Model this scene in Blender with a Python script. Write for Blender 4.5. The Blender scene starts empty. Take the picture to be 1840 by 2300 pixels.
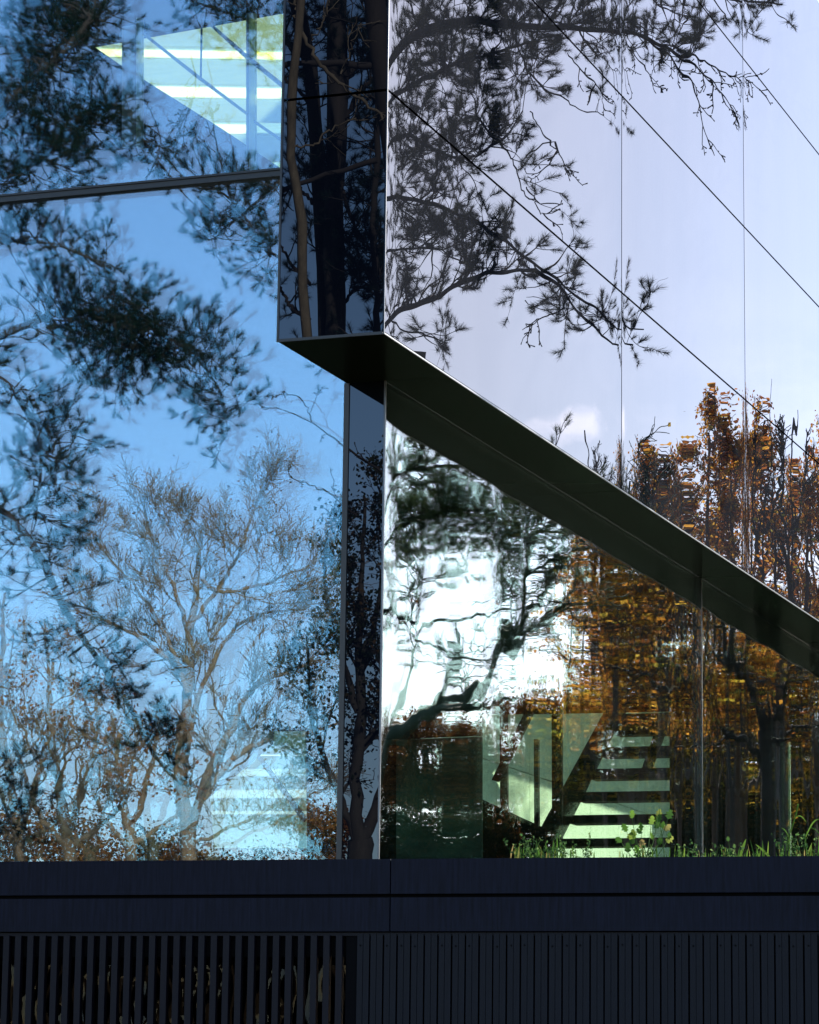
import bpy, math, random
import numpy as np
from mathutils import Matrix, Vector
R = math.radians
rng = np.random.default_rng(7)
scn = bpy.context.scene
C = scn.collection

# ------------------------------------------------------------------ camera, sky, sun, exposure
F_PX = 7146.4; PITCH = R(10.7522); ROLL = R(0.7452); EYE = np.array([0, 0, 1.6])
fw = np.array([0, math.cos(PITCH), math.sin(PITCH)]); up0 = np.array([0, -math.sin(PITCH), math.cos(PITCH)]); rt0 = np.array([1., 0, 0])
RT = math.cos(ROLL)*rt0 + math.sin(ROLL)*up0
UP = -math.sin(ROLL)*rt0 + math.cos(ROLL)*up0
cam_d = bpy.data.cameras.new('camera'); cam = bpy.data.objects.new('camera', cam_d); C.objects.link(cam)
cam_d.sensor_fit = 'VERTICAL'; cam_d.sensor_height = 36.0; cam_d.lens = F_PX/2300*36.0
cam_d.clip_start = 0.1; cam_d.clip_end = 3000
m = Matrix.Identity(4)
for i in range(3):
    m[i][0] = RT[i]; m[i][1] = UP[i]; m[i][2] = -fw[i]; m[i][3] = EYE[i]
cam.matrix_world = m
scn.camera = cam

SUN_AZ = 52.0; SUN_EL = 25.0           # azimuth clockwise from +Y
sun_d = bpy.data.lights.new('sun', 'SUN'); sun = bpy.data.objects.new('sun', sun_d); C.objects.link(sun)
sun_d.energy = 5.0; sun_d.angle = R(0.55); sun_d.color = (1.0, 0.90, 0.76)
sd = Vector((math.sin(R(SUN_AZ))*math.cos(R(SUN_EL)), math.cos(R(SUN_AZ))*math.cos(R(SUN_EL)), math.sin(R(SUN_EL))))
sun.rotation_euler = sd.to_track_quat('Z', 'Y').to_euler()

w = bpy.data.worlds.new("World"); scn.world = w; w.use_nodes = True
nt = w.node_tree; N = nt.nodes; Lk = nt.links; N.clear()
sky = N.new('ShaderNodeTexSky'); sky.sky_type = 'NISHITA'; sky.sun_disc = False
sky.sun_elevation = R(SUN_EL); sky.sun_rotation = R(SUN_AZ); sky.air_density = 1.0; sky.dust_density = 0.45; sky.ozone_density = 2.5; sky.altitude = 60
bg = N.new('ShaderNodeBackground'); bg.inputs[1].default_value = 0.10
wo = N.new('ShaderNodeOutputWorld')
# low winter clouds, thin and white, only near the horizon
tc = N.new('ShaderNodeTexCoord'); sep = N.new('ShaderNodeSeparateXYZ'); Lk.new(tc.outputs['Generated'], sep.inputs[0])
mpg = N.new('ShaderNodeMapping'); mpg.inputs['Scale'].default_value = (5.0, 5.0, 15.0); mpg.inputs['Location'].default_value = (1.3, 0.4, 0.2)
Lk.new(tc.outputs['Generated'], mpg.inputs[0])
cn = N.new('ShaderNodeTexNoise'); cn.inputs['Scale'].default_value = 1.0; cn.inputs['Detail'].default_value = 6; cn.inputs['Roughness'].default_value = 0.6
Lk.new(mpg.outputs[0], cn.inputs['Vector'])
cr = N.new('ShaderNodeMapRange'); cr.inputs['From Min'].default_value = 0.50; cr.inputs['From Max'].default_value = 0.74
Lk.new(cn.outputs['Fac'], cr.inputs['Value'])
hr = N.new('ShaderNodeMapRange'); hr.inputs['From Min'].default_value = 0.26; hr.inputs['From Max'].default_value = 0.10
Lk.new(sep.outputs['Z'], hr.inputs['Value'])
mu = N.new('ShaderNodeMath'); mu.operation = 'MULTIPLY'; Lk.new(cr.outputs[0], mu.inputs[0]); Lk.new(hr.outputs[0], mu.inputs[1])
dm = N.new('ShaderNodeVectorMath'); dm.operation = 'DOT_PRODUCT'; Lk.new(tc.outputs['Generated'], dm.inputs[0]); dm.inputs[1].default_value = (.62, .78, 0)
ds = N.new('ShaderNodeMapRange'); ds.inputs['From Min'].default_value = .1; ds.inputs['From Max'].default_value = .8; ds.inputs['To Min'].default_value = .0; Lk.new(dm.outputs['Value'], ds.inputs['Value'])
mu2 = N.new('ShaderNodeMath'); mu2.operation = 'MULTIPLY'; Lk.new(mu.outputs[0], mu2.inputs[0]); Lk.new(ds.outputs[0], mu2.inputs[1])
mx = N.new('ShaderNodeMix'); mx.data_type = 'RGBA'
Lk.new(mu2.outputs[0], mx.inputs[0]); Lk.new(sky.outputs[0], mx.inputs[6]); mx.inputs[7].default_value = (14, 14.4, 15.5, 1)
Lk.new(mx.outputs[2], bg.inputs[0]); Lk.new(bg.outputs[0], wo.inputs[0])
scn.view_settings.view_transform = 'Standard'; scn.view_settings.look = 'None'; scn.view_settings.gamma = 1
scn.view_settings.exposure = 2.0
scn.view_settings.use_curve_mapping = False
scn.cycles.max_bounces = 14; scn.cycles.glossy_bounces = 8; scn.cycles.transparent_max_bounces = 24
scn.cycles.transmission_bounces = 4; scn.cycles.diffuse_bounces = 3
scn.cycles.use_denoising = True; scn.cycles.use_adaptive_sampling = False
scn.cycles.caustics_reflective = False; scn.cycles.caustics_refractive = False
scn.cycles.sample_clamp_indirect = 8.0

# ------------------------------------------------------------------ frames of reference
PHI = R(20.139)
P0 = np.array([-0.215, 24.0, 0.0])                      # foot of the building's near corner
Ud = np.array([math.sin(PHI), math.cos(PHI), 0]); Ld = np.array([-math.cos(PHI), math.sin(PHI), 0])
A1, B1, BX, ZS = 1.517, 0.5536, 0.897, 7.57             # left glass plane, lower right glass plane, box width, soffit height
def ray(px, py): return fw + RT*((px-920)/F_PX) - UP*((py-1150)/F_PX)
def plane_a(px, py, a):
    """point of the plane a = const behind the facade, in building coordinates"""
    d = ray(px, py); t = (a - Ud@(EYE-P0))/(Ud@d); Q = EYE + d*t - P0
    return np.array([Q@Ud, Q@Ld, Q[2]])
def plane_b(px, py, b):
    d = ray(px, py); t = (b - Ld@(EYE-P0))/(Ld@d); Q = EYE + d*t - P0
    return np.array([Q@Ud, Q@Ld, Q[2]])
def behind(px, py, dist): return EYE + ray(px, py)*dist
def mirror(pts, which):
    """world points seen in a facade plane -> where those things really stand"""
    n, k = {'left': (Ud, A1), 'corner': (Ud, 0.0), 'right': (Ld, 0.0), 'low': (Ld, B1)}[which]
    d = (pts-P0)@n - k
    return pts - 2*d[..., None]*n

# one small bright cloud low in the sunward sky
cdir = ray(1275, 955); cdir = cdir - 2*(cdir@Ld)*Ld; cdir = cdir/np.linalg.norm(cdir)
cs = N.new('ShaderNodeVectorMath'); cs.operation = 'SUBTRACT'; Lk.new(tc.outputs['Generated'], cs.inputs[0]); cs.inputs[1].default_value = tuple(cdir)
cm = N.new('ShaderNodeVectorMath'); cm.operation = 'MULTIPLY'; Lk.new(cs.outputs[0], cm.inputs[0]); cm.inputs[1].default_value = (1, 1, 1.7)
cl = N.new('ShaderNodeVectorMath'); cl.operation = 'LENGTH'; Lk.new(cm.outputs[0], cl.inputs[0])
cq = N.new('ShaderNodeTexNoise'); cq.inputs['Scale'].default_value = 150; cq.inputs['Detail'].default_value = 5; Lk.new(tc.outputs['Generated'], cq.inputs['Vector'])
ca = N.new('ShaderNodeMath'); ca.operation = 'MULTIPLY_ADD'; Lk.new(cq.outputs['Fac'], ca.inputs[0]); ca.inputs[1].default_value = -.016; Lk.new(cl.outputs['Value'], ca.inputs[2])
cw = N.new('ShaderNodeMapRange'); cw.interpolation_type = 'SMOOTHSTEP'; Lk.new(ca.outputs[0], cw.inputs['Value']); cw.inputs['From Min'].default_value = .004; cw.inputs['From Max'].default_value = -.006; cw.inputs['To Max'].default_value = .55
cx2 = N.new('ShaderNodeMath'); cx2.operation = 'MAXIMUM'; Lk.new(mu2.outputs[0], cx2.inputs[0]); Lk.new(cw.outputs[0], cx2.inputs[1]); Lk.new(cx2.outputs[0], mx.inputs[0])

# ------------------------------------------------------------------ node helpers
def mat(name):
    m = bpy.data.materials.new(name); m.use_nodes = True; m.node_tree.nodes.clear()
    o = m.node_tree.nodes.new('ShaderNodeOutputMaterial'); return m, m.node_tree.nodes, m.node_tree.links, o
def simple(name, col, rough=0.6, metal=0.0, var=0.25, scale=8.0, stretch=(1, 1, 1), bump=0.0, spec=0.5):
    m, n, l, o = mat(name)
    p = n.new('ShaderNodeBsdfPrincipled'); p.inputs['Roughness'].default_value = rough; p.inputs['Metallic'].default_value = metal
    p.inputs['Specular IOR Level'].default_value = spec
    t = n.new('ShaderNodeTexCoord'); mp = n.new('ShaderNodeMapping'); mp.inputs['Scale'].default_value = stretch
    l.new(t.outputs['Object'], mp.inputs[0])
    ns = n.new('ShaderNodeTexNoise'); ns.inputs['Scale'].default_value = scale; ns.inputs['Detail'].default_value = 6; ns.inputs['Roughness'].default_value = 0.65
    l.new(mp.outputs[0], ns.inputs['Vector'])
    mr = n.new('ShaderNodeMapRange'); mr.inputs['From Min'].default_value = .25; mr.inputs['From Max'].default_value = .75
    mr.inputs['To Min'].default_value = 1-var; mr.inputs['To Max'].default_value = 1+var; l.new(ns.outputs['Fac'], mr.inputs[0])
    vm = n.new('ShaderNodeVectorMath'); vm.operation = 'SCALE'; vm.inputs[0].default_value = col; l.new(mr.outputs[0], vm.inputs['Scale'])
    l.new(vm.outputs[0], p.inputs['Base Color'])
    if bump:
        b = n.new('ShaderNodeBump'); b.inputs['Strength'].default_value = bump; b.inputs['Distance'].default_value = .02
        l.new(ns.outputs['Fac'], b.inputs['Height']); l.new(b.outputs[0], p.inputs['Normal'])
    l.new(p.outputs[0], o.inputs[0]); return m
def wobble(n, l, tangent, scales, amp_t, amp_z, seed=0.0, edge=0.0, edge_pow=21):
    """shading normal of an imperfect flat pane: roller waves and bowed edges"""
    tc = n.new('ShaderNodeTexCoord'); g = n.new('ShaderNodeNewGeometry')
    tot = g.outputs['Normal']
    tv = tuple(float(x) for x in tangent)
    def add(vec_out, sc_out, amp):
        nonlocal tot
        s = n.new('ShaderNodeMath'); s.operation = 'MULTIPLY'; l.new(sc_out, s.inputs[0]); s.inputs[1].default_value = amp
        v = n.new('ShaderNodeVectorMath'); v.operation = 'SCALE'; v.inputs[0].default_value = vec_out; l.new(s.outputs[0], v.inputs['Scale'])
        a = n.new('ShaderNodeVectorMath'); a.operation = 'ADD'; l.new(tot, a.inputs[0]); l.new(v.outputs[0], a.inputs[1]); tot = a.outputs[0]
    for i, (sc, at, az) in enumerate(zip(scales, amp_t, amp_z)):
        for j, (vec, am) in enumerate(((tv, at), ((0., 0., 1.), az))):
            if not am: continue
            mp = n.new('ShaderNodeMapping'); mp.inputs['Scale'].default_value = sc; mp.inputs['Location'].default_value = (seed+3.7*i, 1.3*j+.5, 5.1*i+9.3*j)
            l.new(tc.outputs['Object'], mp.inputs[0])
            ns = n.new('ShaderNodeTexNoise'); ns.inputs['Scale'].default_value = 1.0; ns.inputs['Detail'].default_value = 0.0
            l.new(mp.outputs[0], ns.inputs['Vector'])
            s = n.new('ShaderNodeMath'); s.operation = 'SUBTRACT'; l.new(ns.outputs['Fac'], s.inputs[0]); s.inputs[1].default_value = .5
            add(vec, s.outputs[0], am)
    if edge:
        sp = n.new('ShaderNodeSeparateXYZ'); l.new(tc.outputs['Generated'], sp.inputs[0])
        a = n.new('ShaderNodeMath'); a.operation = 'MULTIPLY_ADD'; l.new(sp.outputs[0], a.inputs[0]); a.inputs[1].default_value = 2; a.inputs[2].default_value = -1
        b = n.new('ShaderNodeMath'); b.operation = 'POWER'; l.new(a.outputs[0], b.inputs[0]); b.inputs[1].default_value = edge_pow
        add(tv, b.outputs[0], edge)
    nm = n.new('ShaderNodeVectorMath'); nm.operation = 'NORMALIZE'; l.new(tot, nm.inputs[0])
    return nm.outputs[0]
def schlick(n, l, f0, scale=1.0):
    g = n.new('ShaderNodeNewGeometry'); d = n.new('ShaderNodeVectorMath'); d.operation = 'DOT_PRODUCT'
    l.new(g.outputs['Normal'], d.inputs[0]); l.new(g.outputs['Incoming'], d.inputs[1])
    def mth(op, a, b=None):
        x = n.new('ShaderNodeMath'); x.operation = op
        for i, v in enumerate((a, b)):
            if v is None: continue
            if isinstance(v, (int, float)): x.inputs[i].default_value = v
            else: l.new(v, x.inputs[i])
        return x.outputs[0]
    a = mth('ABSOLUTE', d.outputs['Value']); q = mth('POWER', mth('SUBTRACT', 1.0, a), 5.0)
    return mth('MINIMUM', mth('MULTIPLY', mth('ADD', f0, mth('MULTIPLY', q, 1-f0)), scale), 1.0)
def pane_mat(name, tangent, f0, refl, trans, scales, amp_t, amp_z, seed=0, edge=0, scale=1.0, rough=0.0, edge_pow=21):
    m, n, l, o = mat(name)
    gl = n.new('ShaderNodeBsdfGlossy'); gl.inputs['Roughness'].default_value = rough; gl.inputs['Color'].default_value = (*refl, 1)
    l.new(wobble(n, l, tangent, scales, amp_t, amp_z, seed, edge, edge_pow), gl.inputs['Normal'])
    tr = n.new('ShaderNodeBsdfTransparent'); tr.inputs[0].default_value = (*trans, 1)
    mx = n.new('ShaderNodeMixShader'); l.new(schlick(n, l, f0, scale), mx.inputs[0]); l.new(tr.outputs[0], mx.inputs[1]); l.new(gl.outputs[0], mx.inputs[2])
    l.new(mx.outputs[0], o.inputs[0]); return m
def clad_mat(name, tangent, base, f0, refl, scales, amp_t, amp_z, seed=0, edge=0, dirt=0.0, scale=1.0):
    """enamelled black glass: dark body, clear mirror-like coat, faint vertical rain streaks"""
    m, n, l, o = mat(name)
    gl = n.new('ShaderNodeBsdfGlossy'); gl.inputs['Roughness'].default_value = 0.0; gl.inputs['Color'].default_value = (*refl, 1)
    l.new(wobble(n, l, tangent, scales, amp_t, amp_z, seed, edge), gl.inputs['Normal'])
    df = n.new('ShaderNodeBsdfDiffuse'); df.inputs[0].default_value = (*base, 1)
    mx = n.new('ShaderNodeMixShader'); l.new(schlick(n, l, f0, scale), mx.inputs[0]); l.new(df.outputs[0], mx.inputs[1]); l.new(gl.outputs[0], mx.inputs[2])
    tc = n.new('ShaderNodeTexCoord'); mp = n.new('ShaderNodeMapping'); mp.inputs['Scale'].default_value = (30, 30, 1.6); l.new(tc.outputs['Object'], mp.inputs[0])
    ns = n.new('ShaderNodeTexNoise'); ns.inputs['Scale'].default_value = 1.0; ns.inputs['Detail'].default_value = 5; ns.inputs['Roughness'].default_value = .75; l.new(mp.outputs[0], ns.inputs['Vector'])
    mr = n.new('ShaderNodeMapRange'); mr.inputs['From Min'].default_value = .42; mr.inputs['From Max'].default_value = .8; mr.inputs['To Max'].default_value = dirt; l.new(ns.outputs['Fac'], mr.inputs[0])
    dd = n.new('ShaderNodeBsdfDiffuse'); dd.inputs[0].default_value = (.12, .12, .13, 1)
    m2 = n.new('ShaderNodeMixShader'); l.new(mr.outputs[0], m2.inputs[0]); l.new(mx.outputs[0], m2.inputs[1]); l.new(dd.outputs[0], m2.inputs[2])
    l.new(m2.outputs[0], o.inputs[0]); return m
def leaf_mat(name, stops, trans=0.45):
    m, n, l, o = mat(name)
    g = n.new('ShaderNodeNewGeometry'); r = n.new('ShaderNodeValToRGB'); l.new(g.outputs['Random Per Island'], r.inputs[0])
    r.color_ramp.interpolation = 'LINEAR'
    while len(r.color_ramp.elements) < len(stops): r.color_ramp.elements.new(.5)
    for e, (p, c) in zip(r.color_ramp.elements, stops): e.position = p; e.color = (*c, 1)
    d = n.new('ShaderNodeBsdfDiffuse'); t = n.new('ShaderNodeBsdfTranslucent'); l.new(r.outputs[0], d.inputs[0])
    l.new(r.outputs[0], t.inputs[0])
    mx = n.new('ShaderNodeMixShader'); mx.inputs[0].default_value = trans; l.new(d.outputs[0], mx.inputs[1]); l.new(t.outputs[0], mx.inputs[2])
    l.new(mx.outputs[0], o.inputs[0]); return m
def trans_mat(name, col, trans=0.5, var=0.0, stretch=(1, 1, 1), scale=3.0):
    m, n, l, o = mat(name)
    d = n.new('ShaderNodeBsdfDiffuse'); t = n.new('ShaderNodeBsdfTranslucent'); d.inputs[0].default_value = (*col, 1); t.inputs[0].default_value = (*col, 1)
    if var:
        tc = n.new('ShaderNodeTexCoord'); mp = n.new('ShaderNodeMapping'); mp.inputs['Scale'].default_value = stretch; l.new(tc.outputs['Object'], mp.inputs[0])
        ns = n.new('ShaderNodeTexNoise'); ns.inputs['Scale'].default_value = scale; ns.inputs['Detail'].default_value = 4; l.new(mp.outputs[0], ns.inputs['Vector'])
        mr = n.new('ShaderNodeMapRange'); mr.inputs['From Min'].default_value = .3; mr.inputs['From Max'].default_value = .7; mr.inputs['To Min'].default_value = 1-var; mr.inputs['To Max'].default_value = 1.0; l.new(ns.outputs['Fac'], mr.inputs[0])
        for q in (d, t):
            vm = n.new('ShaderNodeVectorMath'); vm.operation = 'SCALE'; vm.inputs[0].default_value = col; l.new(mr.outputs[0], vm.inputs['Scale']); l.new(vm.outputs[0], q.inputs[0])
    mx = n.new('ShaderNodeMixShader'); mx.inputs[0].default_value = trans; l.new(d.outputs[0], mx.inputs[1]); l.new(t.outputs[0], mx.inputs[2])
    l.new(mx.outputs[0], o.inputs[0]); return m

# ------------------------------------------------------------------ mesh helpers
def link_mesh(name, verts, faces, material, parent=None, smooth=False):
    """faces: (M,k) int array or list of such arrays"""
    if isinstance(faces, np.ndarray): faces = [faces]
    me = bpy.data.meshes.new(name)
    verts = np.asarray(verts, dtype=np.float32)
    tot = sum(f.size for f in faces); nf = sum(len(f) for f in faces)
    me.vertices.add(len(verts)); me.vertices.foreach_set('co', verts.ravel())
    me.loops.add(tot); me.polygons.add(nf)
    me.loops.foreach_set('vertex_index', np.concatenate([f.ravel() for f in faces]).astype(np.int32))
    sizes = np.concatenate([np.full(len(f), f.shape[1]) for f in faces]); starts = np.concatenate([[0], np.cumsum(sizes)[:-1]])
    me.polygons.foreach_set('loop_start', starts.astype(np.int32)); me.polygons.foreach_set('loop_total', sizes.astype(np.int32))
    me.polygons.foreach_set('use_smooth', np.full(nf, bool(smooth)))
    me.update(calc_edges=True); me.materials.append(material)
    o = bpy.data.objects.new(name, me); C.objects.link(o)
    if parent: o.parent = parent
    return o
BOXF = np.array([[0, 3, 2, 1], [4, 5, 6, 7], [0, 1, 5, 4], [1, 2, 6, 5], [2, 3, 7, 6], [3, 0, 4, 7]])
class MB:
    def __init__(s): s.v = []; s.f = []; s.n = 0
    def box(s, x0, x1, y0, y1, z0, z1):
        s.v.append(np.array([[x0, y0, z0], [x1, y0, z0], [x1, y1, z0], [x0, y1, z0], [x0, y0, z1], [x1, y0, z1], [x1, y1, z1], [x0, y1, z1]], float))
        s.f.append(BOXF+s.n); s.n += 8; return s
    def prism(s, poly, axis, lo, hi):
        """poly: list of 2D points in the two other axes (x,y,z order), extruded along axis"""
        k = len(poly); P = []
        for t in (lo, hi):
            for a, b in poly: P.append({0: (t, a, b), 1: (a, t, b), 2: (a, b, t)}[axis])
        s.v.append(np.array(P, float)); base = s.n
        s.extra = getattr(s, 'extra', [])
        s.extra.append(np.array([[base+i for i in range(k)]])); s.extra.append(np.array([[base+k+i for i in range(k)][::-1]]))
        s.f.append(np.array([[base+i, base+(i+1) % k, base+k+(i+1) % k, base+k+i] for i in range(k)])); s.n += 2*k; return s
    def build(s, name, material, parent=None, smooth=False):
        fs = [np.concatenate(s.f)] + getattr(s, 'extra', [])
        return link_mesh(name, np.concatenate(s.v), fs, material, parent, smooth)
def box(name, x0, x1, y0, y1, z0, z1, material, parent=None):
    return MB().box(x0, x1, y0, y1, z0, z1).build(name, material, parent)
def tag(o, label=None, cat=None, group=None, kind=None):
    if label: o['label'] = label
    if cat: o['category'] = cat
    if group: o['group'] = group
    if kind: o['kind'] = kind
    return o
def empty(name, loc, rz=0.0):
    o = bpy.data.objects.new(name, None); C.objects.link(o); o.location = loc; o.rotation_euler = (0, 0, rz); return o

# ------------------------------------------------------------------ materials
uT = tuple(Ud); lT = tuple(Ld)
M = {}
M['clad_right'] = clad_mat('clad_right', uT, (.006, .007, .010), .055, (.98, .93, 1.0), [(.5, .5, .8), (.5, .5, 9.0), (2.0, 2.0, .16)], (.003, .0, .0078), (.002, .003, 0), 2.0, edge=.012, dirt=.035, scale=.9)
M['clad_left'] = clad_mat('clad_left', lT, (.002, .003, .006), .042, (.74, .84, 1.0), [(.9, .9, .7), (3, 3, 3)], (.002, .0008), (.002, .0008), 5.0, edge=0.0, dirt=.006, scale=1.25)
M['pane_left_outer'] = pane_mat('pane_left_outer', lT, .11, (.72, .84, 1.0), (.93, .97, .98), [(.5, .5, .4), (5, 5, 1.2)], (.0010, .0004), (.0010, .0003), 1.0)
M['pane_left_inner'] = pane_mat('pane_left_inner', lT, .11, (.52, .82, .98), (.93, .97, .97), [(.5, .5, .4), (3, 3, .8)], (.0016, .0005), (.0012, .0004), 8.0)
M['pane_right_outer'] = pane_mat('pane_right_outer', uT, .06, (.95, .94, 1.0), (.945, .98, .96), [(1.9, 1.9, .22), (5.0, 5.0, .7), (.5, .5, 5.0)], (.020, .0055, .0), (.0, .002, .008), 3.0, edge=.012, scale=.74)
M['pane_right_inner'] = pane_mat('pane_right_inner', uT, .06, (.86, .96, .93), (.945, .98, .96), [(1.7, 1.7, .2), (5.0, 5.0, .7), (.5, .5, 5.0)], (.017, .005, .0), (.0, .002, .006), 6.0, edge=.012, scale=.74)
M['dark_metal'] = simple('dark_metal', (.008, .0085, .013), .38, 0, .15, 3.0, (1, 1, .3), spec=.5)
M['soffit_plain'] = simple('soffit_plain', (.003, .0045, .0035), .3, 0, .2, 2.0, spec=.18)
M['black'] = simple('black', (.003, .003, .004), .8, 0, .1, spec=.05)
def soffit_mat():
    m, n, l, o = mat('soffit')
    d = n.new('ShaderNodeBsdfDiffuse'); d.inputs[0].default_value = (.011, .016, .012, 1)
    gl = n.new('ShaderNodeBsdfGlossy'); gl.inputs['Roughness'].default_value = .16; gl.inputs['Color'].default_value = (.62, .80, .66, 1)
    mx = n.new('ShaderNodeMixShader'); l.new(schlick(n, l, .03, .15), mx.inputs[0]); l.new(d.outputs[0], mx.inputs[1]); l.new(gl.outputs[0], mx.inputs[2]); l.new(mx.outputs[0], o.inputs[0]); return m
M['soffit'] = soffit_mat()
M['trim'] = simple('trim', (.10, .11, .13), .3, .5, .1)
M['fascia'] = simple('fascia', (.0050, .0062, .0145), .45, 0, .62, 5.0, (9, 9, .55), .05, spec=.07)
M['slat'] = simple('slat', (.004, .0036, .008), .55, 0, .25, 6.0, (10, 10, .6), .05, spec=.15)
M['board'] = simple('board', (.0030, .0040, .0085), .55, 0, .35, 6.0, (12, 12, .6), .08, spec=.15)
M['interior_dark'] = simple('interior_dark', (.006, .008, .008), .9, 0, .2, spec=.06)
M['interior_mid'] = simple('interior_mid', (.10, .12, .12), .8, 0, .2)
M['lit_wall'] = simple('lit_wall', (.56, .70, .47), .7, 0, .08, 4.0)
M['tread'] = simple('tread', (.012, .012, .010), .8, 0, .2, spec=.1)
M['frosted'] = trans_mat('frosted', (.90, .93, .68), .75, .3, (.6, .6, 16), 2.0)  # translucent sheet with the cream of the light put into its colour
def veil(m, amount, tint):
    n, l = m.node_tree.nodes, m.node_tree.links; o = [x for x in n if x.type == 'OUTPUT_MATERIAL'][0]; src = o.inputs[0].links[0].from_socket
    t = n.new('ShaderNodeBsdfTransparent'); t.inputs[0].default_value = (*tint, 1); mx = n.new('ShaderNodeMixShader'); mx.inputs[0].default_value = amount
    l.new(src, mx.inputs[1]); l.new(t.outputs[0], mx.inputs[2]); l.new(mx.outputs[0], o.inputs[0])
veil(M['frosted'], .62, (1.0, 1.0, .60))
M['blind'] = trans_mat('blind', (.42, .50, .36), .5, .1, (1, 1, 12), 3.0)
veil(M['blind'], .22, (.85, .92, .72))
M['frosted_low'] = trans_mat('frosted_low', (.80, .86, .76), .7, .2, (.6, .6, 8), 2.0); veil(M['frosted_low'], .5, (1.0, .99, .88))
M['green_screen'] = trans_mat('green_screen', (.08, .125, .10), .6, .5, (1, 1, 1), 1.5)
M['soil'] = simple('soil', (.03, .022, .015), .95, 0, .4, 20, bump=.5)
M['ground'] = simple('ground', (.10, .075, .04), .95, 0, .5, 1.2, bump=.4)
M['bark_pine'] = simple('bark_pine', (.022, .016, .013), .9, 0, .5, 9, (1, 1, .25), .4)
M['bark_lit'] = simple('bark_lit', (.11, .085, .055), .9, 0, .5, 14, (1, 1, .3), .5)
M['bark_grey'] = simple('bark_grey', (.15, .105, .06), .9, 0, .4, 10, (1, 1, .3), .3)
M['bark_moss'] = simple('bark_moss', (.085, .12, .085), .9, 0, .4, 10, (1, 1, .3), .3)  # grey-green of the pane's ghost reflection put into the bark colour
M['bark_oak'] = simple('bark_oak', (.07, .05, .035), .9, 0, .4, 10, (1, 1, .3), .3)
M['bark_dark'] = simple('bark_dark', (.03, .025, .02), .9, 0, .4, 10, (1, 1, .3), .3)
M['needle'] = leaf_mat('needle', [(0, (.022, .032, .014)), (.6, (.04, .05, .02)), (1, (.09, .085, .04))], .25)
M['needle_light'] = leaf_mat('needle_light', [(0, (.05, .085, .05)), (.6, (.09, .14, .07)), (1, (.17, .19, .08))], .4)
M['needle_deep'] = leaf_mat('needle_deep', [(0, (.006, .014, .012)), (.7, (.010, .022, .018)), (1, (.02, .032, .022))], .2)  # darker copy of the needles, the building's shade put into the colour
M['leaf_gold'] = leaf_mat('leaf_gold', [(0, (.14, .05, .015)), (.35, (.38, .14, .03)), (.65, (.55, .25, .035)), (.85, (.72, .42, .06)), (1, (.26, .26, .05))], .62)
M['leaf_brown'] = leaf_mat('leaf_brown', [(0, (.05, .025, .012)), (.5, (.13, .055, .02)), (.9, (.25, .10, .03)), (1, (.30, .16, .04))], .4)
M['leaf_rust'] = leaf_mat('leaf_rust', [(0, (.09, .035, .015)), (.5, (.24, .09, .03)), (1, (.38, .18, .06))], .3)
M['leaf_mix'] = leaf_mat('leaf_mix', [(0, (.02, .025, .01)), (.4, (.07, .08, .02)), (.65, (.22, .13, .02)), (.85, (.60, .34, .04)), (1, (.50, .46, .06))], .45)
M['leaf_ivy'] = leaf_mat('leaf_ivy', [(0, (.012, .02, .01)), (.7, (.03, .035, .015)), (1, (.09, .05, .02))], .25)
M['grass'] = leaf_mat('grass', [(0, (.02, .05, .015)), (.5, (.05, .12, .02)), (.8, (.13, .19, .035)), (1, (.22, .17, .07))], .35)
M['herb'] = leaf_mat('herb', [(0, (.02, .05, .025)), (.6, (.05, .11, .03)), (1, (.12, .18, .07))], .35)

# ------------------------------------------------------------------ ground
G = 400
ns = 60
gx, gy = np.meshgrid(np.linspace(-G, G, ns), np.linspace(-G, G, ns), indexing='ij')
gz = 0.02*np.sin(gx*.9)*np.cos(gy*.7)
gv = np.stack([gx, gy, gz-.05], -1).reshape(-1, 3)
ii = np.arange(ns*ns).reshape(ns, ns)
gf = np.stack([ii[:-1, :-1], ii[1:, :-1], ii[1:, 1:], ii[:-1, 1:]], -1).reshape(-1, 4)
tag(link_mesh('ground', gv, gf, M['ground']), kind='structure', label='leaf strewn winter lawn around the building')

# ------------------------------------------------------------------ the building
B = empty('glass_building', tuple(P0), R(90)-PHI)
tag(B, 'dark mirror clad building with cantilevered upper box and tall glazing above the black plinth', 'building')
ZJ = [ZS, 9.54, 11.55, 13.55, 15.6]
AJ = [0.0, 6.57, 11.51, 16.45, 21.4, 26.3]
g = .011
# upper cladding, right face (b = 0, outside is -b) and corner face (a = 0, outside is -a)
for i in range(len(AJ)-1):
    for j in range(len(ZJ)-1):
        box('cladding_panel', AJ[i]+(g if i else .012), AJ[i+1]-g, 0.0, .03, ZJ[j]+(g if j else .012), ZJ[j+1]-g, M['clad_right'], B)
for j in range(len(ZJ)-1):
    box('corner_panel', 0.0, .03, .014, BX-.016, ZJ[j]+(g if j else .014), ZJ[j+1]-g, M['clad_left'], B)
    box('side_panel', .04, A1-.02, BX-.03, BX, ZJ[j]+g, ZJ[j+1]-g, M['clad_left'], B)
box('core_wall', .05, 26.3, .05, .12, ZS+.02, 15.6, M['black'], B)
box('core_return', .05, .11, .13, BX-.04, ZS+.02, 15.6, M['black'], B)
# thin bright trims on the box edges
box('corner_trim', -.002, .004, -.002, .004, ZS, 15.6, M['trim'], B)
box('edge_trim', -.006, .035, BX-.014, BX+.004, ZS, 15.6, M['dark_metal'], B)
box('drip_trim', .0, 26.3, -.003, .008, ZS-.007, ZS+.004, M['trim'], B)
box('drip_trim', -.006, .008, .012, BX+.004, ZS-.010, ZS+.012, M['dark_metal'], B)
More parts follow.
